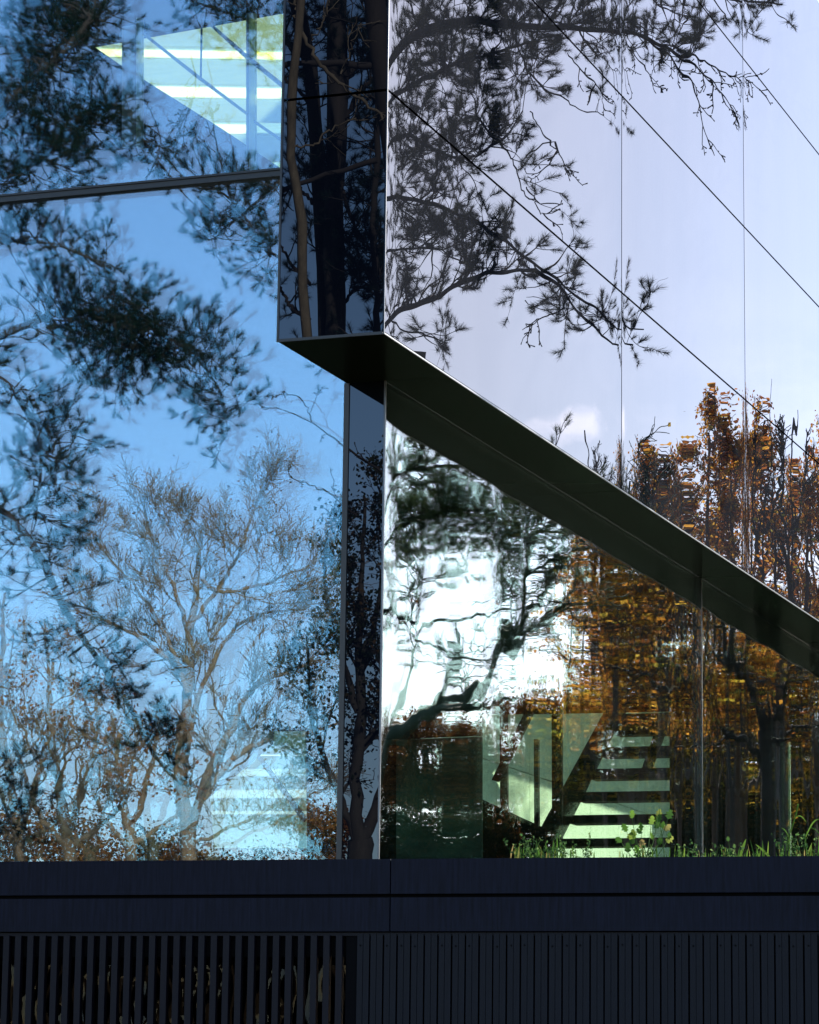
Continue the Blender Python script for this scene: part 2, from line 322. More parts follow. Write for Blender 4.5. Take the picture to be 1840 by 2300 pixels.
# soffit panels
def soffit(a0, a1, b0, b1): box('soffit_panel', a0, a1, b0, b1, ZS-.004, ZS+.018, M['soffit'], B)
soffit(.010, A1, .010, BX-.002)
soffit(A1+.004, 6.56, .010, B1+.10); soffit(6.572, 11.66, .010, B1+.10); soffit(11.672, 16.8, .010, B1+.10); soffit(16.812, 26.3, .010, B1+.10)
# left glazing
GX = 5.2
ZT = 9.40
zb = 3.0
TILT = .0050
def slab(name, pts, thick_vec, material, parent):
    P = np.array(pts, float); T = np.array(thick_vec, float)
    return link_mesh(name, np.concatenate([P, P+T]), BOXF, material, parent)
for k, (b0, b1) in enumerate(((BX+.020, GX), (GX+.03, 21.0))):
    for (z0, z1) in ((zb, ZT-.002), (ZT+.07, 15.6)):
        o = box('window_pane', A1, A1+.010, b0, b1, z0, z1, M['pane_left_outer'], B)
        # the inner sheet of the unit bows a little away from the outer one
        d1 = .05; d2 = .05+(b1-b0)*TILT
        slab('inner_pane', [(A1+d1, b0, z0), (A1+d1+.008, b0, z0), (A1+d2+.008, b1, z0), (A1+d2, b1, z0)], (.0015*(z1-z0), 0, z1-z0), M['pane_left_inner'], B)
box('transom', A1-.045, A1+.09, BX+.004, 21.0, ZT, ZT+.062, M['dark_metal'], B)
box('transom_cap', A1-.06, A1-.047, BX+.004, 21.0, ZT+.048, ZT+.066, M['dark_metal'], B)
box('mullion', A1-.02, A1+.1, GX+.003, GX+.027, zb, 15.6, M['dark_metal'], B)
box('window_frame', A1-.012, A1+.09, BX-.028, BX+.018, zb, ZS-.006, M['dark_metal'], B)
box('pilaster', A1, A1+.03, B1+.012, BX-.031, zb, ZS-.006, M['clad_left'], B)
box('corner_trim', A1-.006, A1+.006, B1-.006, B1+.009, zb, ZS-.006, M['trim'], B)
box('pilaster_core', A1+.035, A1+.09, B1+.06, BX-.031, zb, ZS-.006, M['black'], B)
# lower right glazing
for (a0, a1) in ((A1+.03, 11.652), (11.668, 21.0)):
    box('window_pane', a0, a1, B1, B1+.010, zb, ZS-.006, M['pane_right_outer'], B)
    box('inner_pane', a0, a1, B1+.045, B1+.055, zb, ZS-.006, M['pane_right_inner'], B)
box('mullion', 11.655, 11.665, B1-.003, B1+.06, zb, ZS-.006, M['dark_metal'], B)
box('end_post', A1+.012, A1+.029, B1+.001, B1+.10, zb, ZS-.006, M['dark_metal'], B)

# --- interior seen through the glass
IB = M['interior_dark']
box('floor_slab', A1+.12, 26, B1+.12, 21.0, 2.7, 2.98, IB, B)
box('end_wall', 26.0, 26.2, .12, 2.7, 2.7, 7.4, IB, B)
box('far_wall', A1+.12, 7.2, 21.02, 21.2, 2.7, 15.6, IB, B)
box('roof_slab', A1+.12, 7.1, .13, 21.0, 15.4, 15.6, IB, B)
# frontal wall of the left hall, with openings added to let sky through as bands of light
AW = 7.2
def poly_a(name, pts, a, th, material):
    Q = [plane_a(px, py, a) for px, py in pts]
    return MB().prism([(q[1], q[2]) for q in Q], 0, a, a+th).build(name, material, B)
def poly_b(name, pts, b, th, material):
    Q = [plane_b(px, py, b) for px, py in pts]
    return MB().prism([(q[0], q[2]) for q in Q], 1, b, b+th).build(name, material, B)
# the wall is built round the openings
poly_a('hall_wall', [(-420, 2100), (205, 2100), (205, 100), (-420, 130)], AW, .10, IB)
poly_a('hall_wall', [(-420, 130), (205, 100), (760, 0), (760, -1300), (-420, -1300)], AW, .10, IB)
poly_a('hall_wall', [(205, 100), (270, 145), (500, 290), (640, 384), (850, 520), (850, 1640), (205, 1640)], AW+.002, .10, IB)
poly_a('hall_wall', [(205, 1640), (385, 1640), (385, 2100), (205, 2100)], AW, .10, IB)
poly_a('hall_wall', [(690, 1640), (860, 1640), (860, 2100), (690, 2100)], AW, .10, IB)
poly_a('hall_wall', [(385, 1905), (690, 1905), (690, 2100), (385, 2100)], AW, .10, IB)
# upper opening: posts, sloping rails and translucent strips added for the bands of light
poly_a('post', [(274, 60), (306, 55), (306, 330), (274, 330)], AW-.06, .05, M['interior_mid'])
poly_a('post', [(306, 40), (319, 40), (319, 330), (306, 330)], AW-.06, .05, M['blind'])
poly_a('post', [(553, 30), (559, 30), (559, 360), (553, 360)], AW-.06, .05, M['interior_mid'])
poly_a('post', [(559, 30), (573, 30), (573, 380), (559, 380)], AW-.08, .05, M['blind'])
poly_a('post', [(451, 40), (454, 40), (452, 173), (449, 173)], AW-.06, .02, M['interior_dark'])
poly_a('rail', [(320, 70), (448, 170), (553, 250), (553, 258), (445, 178), (320, 78)], AW-.14, .04, M['interior_mid'])
poly_a('rail', [(470, 48), (553, 120), (640, 190), (640, 203), (553, 133), (465, 52)], AW-.14, .04, M['interior_mid'])
poly_a('rail', [(570, 268), (640, 316), (640, 324), (570, 276)], AW-.14, .04, M['interior_mid'])
for y0, y1, mm in ((30, 98, 'blind'), (100, 128, 'frosted'), (130, 180, 'blind'), (184, 216, 'frosted'), (218, 262, 'blind'), (266, 296, 'frosted'), (298, 350, 'blind'), (352, 384, 'frosted')):
    poly_a('louvre', [(190, y0-(6 if mm == 'blind' else 0)), (660, y0+8-(6 if mm == 'blind' else 0)), (660, y1+8+(6 if mm == 'blind' else 0)), (190, y1+(6 if mm == 'blind' else 0))], AW+(.22 if mm == 'blind' else .17), .02, M[mm])
poly_a('louvre', [(484, 48), (512, 44), (537, 67), (520, 70)], AW+.14, .01, M['frosted'])
poly_a('louvre', [(572, 116), (592, 112), (638, 152), (638, 166)], AW+.14, .01, M['frosted'])
# lower opening: more translucent strips added for the patches of light
for y0, y1, mm in ((1640, 1690, 'blind'), (1702, 1722, 'blind'), (1724, 1745, 'frosted'), (1748, 1768, 'blind'), (1770, 1795, 'frosted'), (1797, 1816, 'blind'), (1818, 1832, 'frosted'), (1834, 1905, 'blind')):
    q5 = 5 if mm != 'frosted' else 0; poly_a('louvre', [(370, y0-q5), (700, y0-q5), (700, y1+q5), (370, y1+q5)], AW+(.22 if mm != 'frosted' else .17), .02, M['frosted_low' if mm == 'frosted' else mm])
poly_a('screen', [(383, 1640), (446, 1640), (446, 1908), (383, 1908)], AW+.12, .01, M['green_screen'])
poly_a('louvre', [(632, 1668), (690, 1690), (690, 1770), (632, 1770)], AW+.155, .01, M['frosted_low'])
poly_a('screen', [(445, 1640), (615, 1640), (612, 1672), (470, 1790), (480, 1905), (445, 1905)], AW+.11, .02, M['interior_mid'])
poly_a('screen', [(686, 1640), (690, 1905), (700, 1905), (700, 1640)], AW+.11, .02, M['interior_mid'])
poly_a('rail', [(575, 1700), (586, 1700), (690, 1840), (680, 1846)], AW-.1, .04, M['interior_mid'])

# --- stair hall seen through the lower right glass: sunlit pale wall, dark treads
WB = 2.55
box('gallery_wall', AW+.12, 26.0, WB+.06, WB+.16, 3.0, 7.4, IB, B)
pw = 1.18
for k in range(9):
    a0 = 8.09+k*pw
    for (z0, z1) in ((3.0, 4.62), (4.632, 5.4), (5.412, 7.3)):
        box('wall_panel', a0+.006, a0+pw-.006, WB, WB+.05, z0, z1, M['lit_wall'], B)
# ceiling over the gallery
box('ceiling', AW+.14, 26.0, B1+.068, WB+.16, 7.45, 7.55, IB, B)
box('ceiling', A1+.2, AW+.12, B1+.068, 2.2, 7.45, 7.55, IB, B)
AT = 11.95
# dark treads and raking stringer of the stair, seen across the glass
for k, (x0, x1, y0, y1) in enumerate(((1380, 1510, 1604, 1650), (1350, 1505, 1678, 1688), (1350, 1505, 1692, 1700), (1330, 1505, 1727, 1737), (1325, 1505, 1740, 1750), (1300, 1505, 1779, 1800), (1280, 1505, 1831, 1850), (1245, 1505, 1884, 1902))):
    poly_a('tread', [(x0, y0), (x1, y0-3), (x1, y1-3), (x0, y1)], AT-.25, .26, M['tread'])
poly_a('stringer', [(1357, 1598), (1405, 1598), (1375, 1650), (1305, 1795), (1262, 1880), (1238, 1935), (1150, 1935), (1210, 1868)], AT-.34, .05, M['tread'])
poly_a('stringer', [(1486, 1600), (1510, 1600), (1462, 1730), (1440, 1730)], AT-.34, .05, M['tread'])
poly_a('screen', [(1503, 1300), (1572, 1300), (1572, 1960), (1505, 1960)], AT+.1, .05, M['interior_dark'])
poly_a('post', [(1122, 1590), (1138, 1590), (1140, 1860), (1124, 1860)], AT-3.2, .05, M['interior_dark'])
poly_a('post', [(1199, 1660), (1209, 1660), (1210, 1880), (1200, 1880)], AT-3.0, .05, M['interior_dark'])
poly_a('post', [(1239, 1590), (1262, 1590), (1262, 1900), (1240, 1900)], AT-2.4, .05, M['interior_dark'])
poly_a('brace', [(1178, 1600), (1198, 1600), (1143, 1712), (1118, 1756), (1104, 1752)], AT-3.4, .05, M['tread'])
poly_a('balustrade', [(1060, 1785), (1125, 1815), (1240, 1868), (1240, 1950), (1060, 1950)], AT-3.6, .05, M['interior_dark'])  # dark sheet added to close off the pale panels below
poly_a('beam', [(1060, 1150), (1262, 1150), (1262, 1603), (1060, 1604)], AT-2.6, .04, IB)  # dark sheets added to cut off the sunlit wall above
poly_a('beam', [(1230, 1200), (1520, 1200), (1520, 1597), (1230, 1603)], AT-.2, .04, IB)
box('partition', 19.8, 19.9, B1+.07, WB+.05, 3.0, 7.44, IB, B)  # dark sheet added to block a bright strip beyond
box('head_frame', A1+.04, 21.0, B1+.06, B1+.066, 7.22, 7.56, M['black'], B)  # black strip added to darken the glass just below the soffit
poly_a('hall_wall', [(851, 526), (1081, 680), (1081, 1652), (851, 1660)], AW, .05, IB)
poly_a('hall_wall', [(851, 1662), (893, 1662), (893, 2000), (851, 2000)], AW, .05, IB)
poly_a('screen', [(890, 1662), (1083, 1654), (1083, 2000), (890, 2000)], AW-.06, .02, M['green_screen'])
# upright green glass edge and glass fins far along the facade
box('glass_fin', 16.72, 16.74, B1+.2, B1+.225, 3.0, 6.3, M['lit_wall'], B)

# ------------------------------------------------------------------ the plinth
PY = R(14.07)
PL = empty('plinth_wall', (0, 22.5, 0), -PY)
tag(PL, 'black metal plinth wall with two bands of fascia panels under the glazing', 'wall')
xs = [-6.6, -.104, 6.4]
for k in range(2):
    x0, x1 = xs[k]+.004, xs[k+1]-.004
    box('fascia_panel', x0, x1, 0, .05, 3.138, 3.383-.0, M['fascia'], PL)
    box('fascia_panel', x0, x1, .002, .05, 2.876, 3.112, M['fascia'], PL)
box('coping', -6.6, 6.4, .004, .42, 3.372, 3.379, M['dark_metal'], PL)
box('backing', -6.6, 6.4, .055, .10, 2.84, 3.37, M['black'], PL)
box('top_rail', -6.6, 6.4, .03, .05, 2.846, 2.868, M['slat'], PL)

SC = empty('slat_screen', (0, 22.5, 0), -PY)
tag(SC, 'screen of upright black timber slats with gaps under the left fascia', 'slat screen')
proto = None
x = -.475
sl_me = None
k = 0
while x > -3.6:
    if proto is None:
        proto = box('slat', -.0225, .0225, 0, .06, -.3, 2.85, M['slat'], SC); o = proto
    else:
        o = proto.copy(); C.objects.link(o); o.parent = SC
    o.location = (x+float(rng.normal(0, .0008)), .012, 0); x -= .0925; k += 1
box('batten', -3.6, -.40, .075, .11, 2.70, 2.84, M['black'], SC)
box('batten', -3.6, -.40, .075, .11, 1.2, 1.26, M['black'], SC)
box('end_jamb', -.43, -.345, .04, .10, 0, 2.86, M['black'], SC)

CW = empty('board_cladding', (0, 22.5, 0), -PY)
tag(CW, 'wall of closed upright black grooved boards with screw heads right of the slat screen', 'cladding')
def board_profile():
    # two raised strips with a fine groove between them
    mbb = MB(); mbb.box(-.043, -.003, 0, .03, 0, 2.86); mbb.box(.001, .043, .003, .03, 0, 2.86); mbb.box(-.003, .001, .008, .03, 0, 2.86)
    return mbb
bp = None; x = -.300; k = 0
while x < 3.3:
    if bp is None:
        bp = board_profile().build('board', M['board'], CW); o = bp
        sc = []
        for q in range(8): sc.append((math.cos(q*math.pi/4)*.0068, math.sin(q*math.pi/4)*.0068))
        spm = MB().prism(sc, 1, -.004, .001).build('screw', M['black'], CW)
    else:
        o = bp.copy(); C.objects.link(o); o.parent = CW
    o.location = (x+float(rng.normal(0, .0006)), .016+float(rng.normal(0, .0006)), 0)
    if k % 4 in (0, 2, 3):
        if k == 0: s = spm
        else: s = spm.copy(); C.objects.link(s)
        s.parent = o; s.location = (-.020+float(rng.normal(0, .003)), 0, 2.775+float(rng.normal(0, .003)))
    x += .0985; k += 1
box('backing', -.345, 3.4, .05, .09, 0, 2.86, M['black'], CW)
# dark window behind the slat screen
low = empty('undercroft_window', (0, 22.5, 0), -PY)
tag(low, 'dark window pane behind the slats reflecting the wood', 'window')
M['pane_low'] = pane_mat('pane_low', (math.cos(PY), -math.sin(PY), 0), .10, (.10, .085, .07), (.3, .3, .3), [(6, 6, 4)], (.25,), (.25,), 3.0)
box('pane', -3.8, -.4, .45, .46, .2, 2.66, M['pane_low'], low)
box('frame', -3.8, -.4, .44, .48, 2.66, 2.8, M['black'], low)
box('back_panel', -3.8, -.4, .60, .62, .2, 2.8, M['black'], low)
tag(box('planting_soil', -6.5, 6.3, .06, .42, 3.28, 3.366, M['soil']), kind='stuff', label='dark soil in the planter behind the plinth coping', cat='soil')
ps = C.objects['planting_soil']; ps.location = (0, 22.5, 0); ps.rotation_euler = (0, 0, -PY)

# unseen green roof behind the plinth, added so the soffit reflects dark ground
py_t = np.array([math.cos(R(14.07)), -math.sin(R(14.07)), 0]); py_n = np.array([math.sin(R(14.07)), math.cos(R(14.07)), 0])
tw = [np.array([0, 22.5, 0])+py_t*a+py_n*b for a, b in ((-9, .44), (-9, 30), (45, 60), (45, .44))]
tb = MB(); tb.prism([(q[0], q[1]) for q in tw][::-1], 2, 3.05, 3.30)
tag(tb.build('terrace_roof', simple('sedum', (.022, .026, .012), .95, 0, .6, 3.0, bump=.4)), kind='structure', label='dark sedum roof between the plinth and the lower glass')

#@@TREES
# ------------------------------------------------------------------ trees: generators
def unit(v): return v/np.maximum(np.linalg.norm(v, axis=-1, keepdims=True), 1e-9)
def tubes(pts, rad, sides=3):
    """pts (N,K,3), rad (N,K) -> verts, quad faces"""
    N_, K, _ = pts.shape
    t = np.empty_like(pts); t[:, 1:-1] = pts[:, 2:]-pts[:, :-2]; t[:, 0] = pts[:, 1]-pts[:, 0]; t[:, -1] = pts[:, -1]-pts[:, -2]
    t = unit(t); ref = np.where(np.abs(t[:, :1, 2:3]) > .9, np.array([[[1., 0, 0]]]), np.array([[[0, 0, 1.]]]))
    ref = np.broadcast_to(ref, t.shape)
    e1 = unit(np.cross(t, ref)); e2 = np.cross(t, e1)
    an = np.arange(sides)*2*math.pi/sides
    v = pts[:, :, None, :] + rad[:, :, None, None]*(np.cos(an)[None, None, :, None]*e1[:, :, None, :]+np.sin(an)[None, None, :, None]*e2[:, :, None, :])
    idx = np.arange(N_*K*sides).reshape(N_, K, sides)
    a = idx[:, :-1, :]; b = np.roll(a, -1, 2); d = idx[:, 1:, :]; c = np.roll(d, -1, 2)
    return v.reshape(-1, 3), np.stack([a, b, c, d], -1).reshape(-1, 4)
def smooth_path(P, K, rg, jit=0.0):
    P = np.asarray(P, float); n = len(P)
    s = np.concatenate([[0], np.cumsum(np.linalg.norm(np.diff(P, axis=0), axis=1))]); s /= s[-1]
    t = np.linspace(0, 1, K); i = np.clip(np.searchsorted(s, t, side='right')-1, 0, n-2)
    f = ((t-s[i])/(s[i+1]-s[i]))[:, None]
    p0 = P[np.maximum(i-1, 0)]; p1 = P[i]; p2 = P[i+1]; p3 = P[np.minimum(i+2, n-1)]
    q = .5*((2*p1)+(-p0+p2)*f+(2*p0-5*p1+4*p2-p3)*f**2+(-p0+3*p1-3*p2+p3)*f**3)
    if jit: q[1:-1] += rg.normal(0, jit, (K-2, 3))
    return q
def grow(start, d, length, r0, r1, K, wander, rg, up=0.0):
    N_ = len(start); pts = np.empty((N_, K, 3)); pts[:, 0] = start; d = unit(d); st = (length/(K-1))[:, None]
    for k in range(1, K):
        d = unit(d+rg.normal(0, wander, (N_, 3))+np.array([0, 0, up]))
        pts[:, k] = pts[:, k-1]+d*st
    f = np.linspace(0, 1, K)[None, :]
    return pts, r0[:, None]*(1-f)+r1[:, None]*f
def spawn(pts, rad, n, tmin, tmax, ang, rg, bias=None):
    """n children on each parent: start, direction, parent radius there, t"""
    N_, K, _ = pts.shape
    pi = np.repeat(np.arange(N_), n); t = rg.uniform(tmin, tmax, len(pi))*(K-1); i = np.minimum(t.astype(int), K-2); f = (t-i)[:, None]
    a = pts[pi, i]; b = pts[pi, i+1]; s = a*(1-f)+b*f; tan = unit(b-a)
    q = rg.normal(0, 1, tan.shape); q = unit(q-(q*tan).sum(-1, keepdims=True)*tan)
    an = rg.normal(ang[0], ang[1], len(pi))[:, None]
    d = tan*np.cos(an)+q*np.sin(an)
    if bias is not None: d = d+np.array(bias)
    return s, unit(d), (rad[pi, i]*(1-f[:, 0])+rad[pi, i+1]*f[:, 0]), t/(K-1)
class Geo:
    def __init__(s): s.v = []; s.f = {}; s.n = 0
    def add(s, v, f): s.f.setdefault(f.shape[1], []).append(f+s.n); s.v.append(v); s.n += len(v)
    def tubes(s, pts, rad, sides=3): s.add(*tubes(pts, rad, sides))
    def build(s, name, which, material, parent, smooth=True):
        v = np.concatenate(s.v)
        if which: v = mirror(v, which)
        return link_mesh(name, v - np.array(parent.location), [np.concatenate(x) for x in s.f.values()], material, parent, smooth)
def frames(axis, rg):
    N_ = len(axis); q = rg.normal(0, 1, (N_, 3)); e1 = unit(q-(q*axis).sum(-1, keepdims=True)*axis); return e1, np.cross(axis, e1)
def tufts(cen, axis, rg, n=34, L=.13, w=.0045, spread=(.25, 1.15), back=.10):
    """pine shoots: n needles each, fanning forward round the shoot"""
    N_ = len(cen); ax = unit(axis)
    e1, e2 = frames(ax, rg)
    al = rg.uniform(*spread, (N_, n)); ph = rg.uniform(0, 2*math.pi, (N_, n)); ln = L*rg.uniform(.7, 1.15, (N_, n))
    dd = ax[:, None]*np.cos(al)[..., None]+(e1[:, None]*np.cos(ph)[..., None]+e2[:, None]*np.sin(ph)[..., None])*np.sin(al)[..., None]
    base = cen[:, None]-ax[:, None]*(rg.uniform(0, back, (N_, n)))[..., None]
    side = unit(np.cross(dd, rg.normal(0, 1, dd.shape)))*w*.5
    tip = base+dd*ln[..., None]+np.array([0, 0, .012])
    v = np.stack([base-side, base+side, tip], 2).reshape(-1, 3)
    return v, np.arange(len(v)).reshape(-1, 3)
def leaves(cen, rg, size=.1, var=.35, droop=0.3):
    """bent, pointed leaves"""
    N_ = len(cen); n = unit(rg.normal(0, 1, (N_, 3))+np.array([0, 0, .25])); e1, e2 = frames(n, rg)
    e1 = unit(e1-np.array([0, 0, droop])); s = (size*rg.uniform(1-var, 1+var, N_))[:, None]
    a = cen; b = cen+e1*s*.5+e2*s*.34+n*s*.08; c = cen+e1*s; d = cen+e1*s*.5-e2*s*.34+n*s*.08
    v = np.stack([a, b, c, d], 1).reshape(-1, 3)
    return v, np.arange(len(v)).reshape(-1, 4)
def px_path(L, K, rg, jit=.0):
    """L: list of (px, py, dist)"""
    return smooth_path([behind(*q) for q in L], K, rg, jit)

def pine(which, limbs, masses, label, seed, trunk=None, size=1.0, fill=.55, needle='needle', bark='bark_pine', bare=(), group=None, base=None, extra_tw=1.0):
    rg = np.random.default_rng(seed)
    W = Geo(); Nd = Geo(); allp = []
    for pl, r0, r1 in limbs:
        P = px_path(pl, 26, rg, .012)[None]; r = np.linspace(r0, r1, 26)[None]*rg.uniform(.9, 1.1, (1, 26))
        W.tubes(P, r, 7); allp.append((P[0], r[0]))
    LP = np.concatenate([p for p, r in allp]); LR = np.concatenate([r for p, r in allp])
    st, dr, ln, rr = [], [], [], []
    # side shoots all along the limbs
    for (P, r), spec in zip(allp, limbs):
        L = np.linalg.norm(np.diff(P, axis=0), axis=1).sum(); n = int(L*5*extra_tw) if r[-1] < .05 else int(L*1.5)
        if n < 1: continue
        s, d, rp, t = spawn(P[None], r[None], n, .12 if r[0] < .06 else .3, 1.0, (1.0, .3), rg, (0, 0, .25))
        st.append(s); dr.append(d); ln.append(rg.uniform(.25, .8, n)*size); rr.append(np.minimum(rp*.6, .016))
    # shoots that fill the foliage masses, tied back to the closest wood
    anc = []
    for (cx, cy, rx, ry, dist, dd, n) in masses:
        n = int(n*fill)
        u = unit(rg.normal(0, 1, (n, 3)))*rg.uniform(0.15, 1, (n, 1))**.45
        q = np.array([behind(cx+u[i, 0]*rx, cy+u[i, 1]*ry, dist+u[i, 2]*dd) for i in range(n)])
        D = ((q[:, None]-LP[None])**2).sum(-1); j = D.argmin(1); near = LP[j]
        v = q-near; L = np.linalg.norm(v, axis=1); dirn = unit(v)
        base_ = q-dirn*np.minimum(L, .75)[:, None]
        # carrier twig from the limb to the shoot
        far = L > .75
        if far.any():
            a = near[far]; b = base_[far]; mid = (a+b)/2+rg.normal(0, .07, a.shape)*L[far][:, None]; c2 = (mid+b)/2+rg.normal(0, .05, a.shape); c1 = (mid+a)/2+rg.normal(0, .05, a.shape)
            P = np.stack([a, c1, mid, c2, b], 1); W.tubes(P, np.linspace(.022, .009, 5)[None]*np.ones((len(a), 1))*size, 4)
        st.append(base_); dr.append(unit(dirn+rg.normal(0, .35, dirn.shape))); ln.append(rg.uniform(.45, .9, n)*size); rr.append(np.full(n, .009*size))
    st = np.concatenate(st); dr = np.concatenate(dr); ln = np.concatenate(ln); rr = np.concatenate(rr)
    P1, R1 = grow(st, dr, ln, rr, rr*.5, 6, .18, rg, .05); W.tubes(P1, R1, 3)
    s, d, rp, t = spawn(P1, R1, 4, .3, 1.0, (.75, .25), rg, (0, 0, .2))
    P2, R2 = grow(s, d, rg.uniform(.10, .32, len(s))*size, rp*.8, rp*.5, 4, .2, rg, .10); W.tubes(P2, R2, 3)
    keep = rg.uniform(0, 1, len(P2)) > .12
    tip = np.concatenate([P1[:, -1], P2[keep][:, -1]]); ax = np.concatenate([P1[:, -1]-P1[:, -2], (P2[:, -1]-P2[:, -2])[keep]])
    Nd.add(*tufts(tip, ax, rg, 90, .105*size, .0044*size, (.2, 1.3), .13))
    for pl, r0, n in bare:      # leafless hanging shoots with buds
        P = px_path(pl, 16, rg, .01)[None]; r = np.linspace(r0, .006, 16)[None]; W.tubes(P, r, 4)
        s, d, rp, t = spawn(P, r, n, .15, 1, (.7, .25), rg, (0, 0, -.15)); Q, q = grow(s, d, rg.uniform(.15, .5, len(s)), np.full(len(s), .008), np.full(len(s), .006), 6, .22, rg); W.tubes(Q, q, 3)
        s, d, rp, t = spawn(Q, q, 4, .2, 1, (.8, .3), rg); Q, q = grow(s, d, rg.uniform(.02, .09, len(s)), np.full(len(s), .005), np.full(len(s), .011), 3, .1, rg); W.tubes(Q, q, 3)
    if base is None: base = np.array([*LP[LR.argmax()][:2], 0])
    if trunk:
        P = px_path(trunk[0], 30, rg, .01)[None]; W.tubes(P, np.linspace(trunk[1], trunk[2], 30)[None], 10); base = P[0, 0].copy()
    bw = mirror(np.array(base, float), which); bw[2] = 0
    root = empty('pine_tree', tuple(bw)); tag(root, label, 'tree', group)
    W.build('limbs', which, M[bark], root); Nd.build('needles', which, M[needle], root, False)
    return root

def broad(which, limbs, label, seed, name='bare_tree', bark='bark_grey', levels=((7, .9, .35), (6, .45, .4), (5, .22, .45)), lens=(2.2, .9, .4), up=(.05, .04, .03), wander=.14,
          leaf=None, leaf_n=0, leaf_size=.1, leaf_keep=1.0, sides=8, rmin=.0065, group=None, blob=None, rfac=.45, leaf_spread=.1, tmin=.25, cat='tree'):
    """limbs: list of (pixel path with distances, r0, r1)"""
    rg = np.random.default_rng(seed)
    W = Geo(); base = None; parents = []
    for pl, r0, r1 in limbs:
        P = px_path(pl, 22, rg, .02)[None]; r = (np.linspace(r0, r1, 22)*rg.uniform(.92, 1.08, 22))[None]
        W.tubes(P, r, sides); parents.append((P, r))
        if base is None or r0 > base[1]: base = (P[0, 0].copy(), r0)
    P = np.concatenate([p for p, r in parents[(1 if len(parents) > 1 else 0):]]); r = np.concatenate([r for p, r in parents[(1 if len(parents) > 1 else 0):]])
    lv = None
    for k, (n, a, sa) in enumerate(levels):
        s, d, rp, t = spawn(P, r, n, tmin if k == 0 else .2, 1.0, (a, sa*.6), rg, (0, 0, .15))
        L = lens[k]*rg.uniform(.55, 1.25, len(s))*(1.15-.5*t)
        r0 = np.maximum(rp*rfac, rmin*1.15)
        P, r = grow(s, d, L, r0, np.maximum(r0*.45, rmin), (8, 6, 5, 4)[k], wander, rg, up[k])
        W.tubes(P, r, (5, 3, 3, 3)[k])
    root_xy = mirror(np.array([base[0][0], base[0][1], 0.]), which); root = empty(name, (root_xy[0], root_xy[1], 0)); tag(root, label, cat, group)
    W.build('branches', which, M[bark], root)
    if leaf:
        s, d, rp, t = spawn(P, r, leaf_n, .2, 1, (1, .3), rg)
        s = s+rg.normal(0, leaf_spread, s.shape)
        if leaf_keep < 1: s = s[rg.uniform(0, 1, len(s)) < leaf_keep]
        Lf = Geo(); Lf.add(*leaves(s, rg, leaf_size)); Lf.build('leaves', which, M[leaf], root, False)
    return root
def shrubs(which, blobs, label, seed, leaf, name='woodland_edge', leaf_size=.1, bark='bark_dark', kind='stuff', stems=True):
    """a mass of foliage clumps: (px, py, rx, ry, dist, ddist, n_leaves)"""
    rg = np.random.default_rng(seed); Lf = Geo(); W = Geo()
    for (cx, cy, rx, ry, dist, dd, n) in blobs:
        nc = max(6, n//260); u = unit(rg.normal(0, 1, (nc, 3)))*rg.uniform(.1, 1, (nc, 1))**.4
        cc = np.array([behind(cx+u[i, 0]*rx, cy+u[i, 1]*ry, dist+u[i, 2]*dd) for i in range(nc)])
        k = rg.integers(0, nc, n); sc = dist/F_PX*min(rx, ry)*.24
        Lf.add(*leaves(cc[k]+rg.normal(0, 1, (n, 3))*sc, rg, leaf_size))
        foot = behind(cx, cy+ry, dist)
        P = np.stack([foot+(cc-foot)*t+rg.normal(0, .12, cc.shape)*(1 if 0 < t < 1 else 0) for t in (0, .33, .66, 1)], 1)
        W.tubes(P, np.linspace(.06, .015, 4)[None]*np.ones((nc, 1)), 4)
        f2 = foot.copy(); f2[2] = 0; W.tubes(np.array([[f2, (f2+foot)/2+.1, foot]]), np.array([[.14, .1, .07]]), 6)
    c = mirror(behind(blobs[0][0], blobs[0][1], blobs[0][4]), which)
    root = empty(name, (c[0], c[1], 0)); tag(root, label, 'tree' if kind == 'thing' else 'woodland', kind=kind)
    Lf.build('leaves', which, M[leaf], root, False); W.build('stems', which, M[bark], root)
    return root

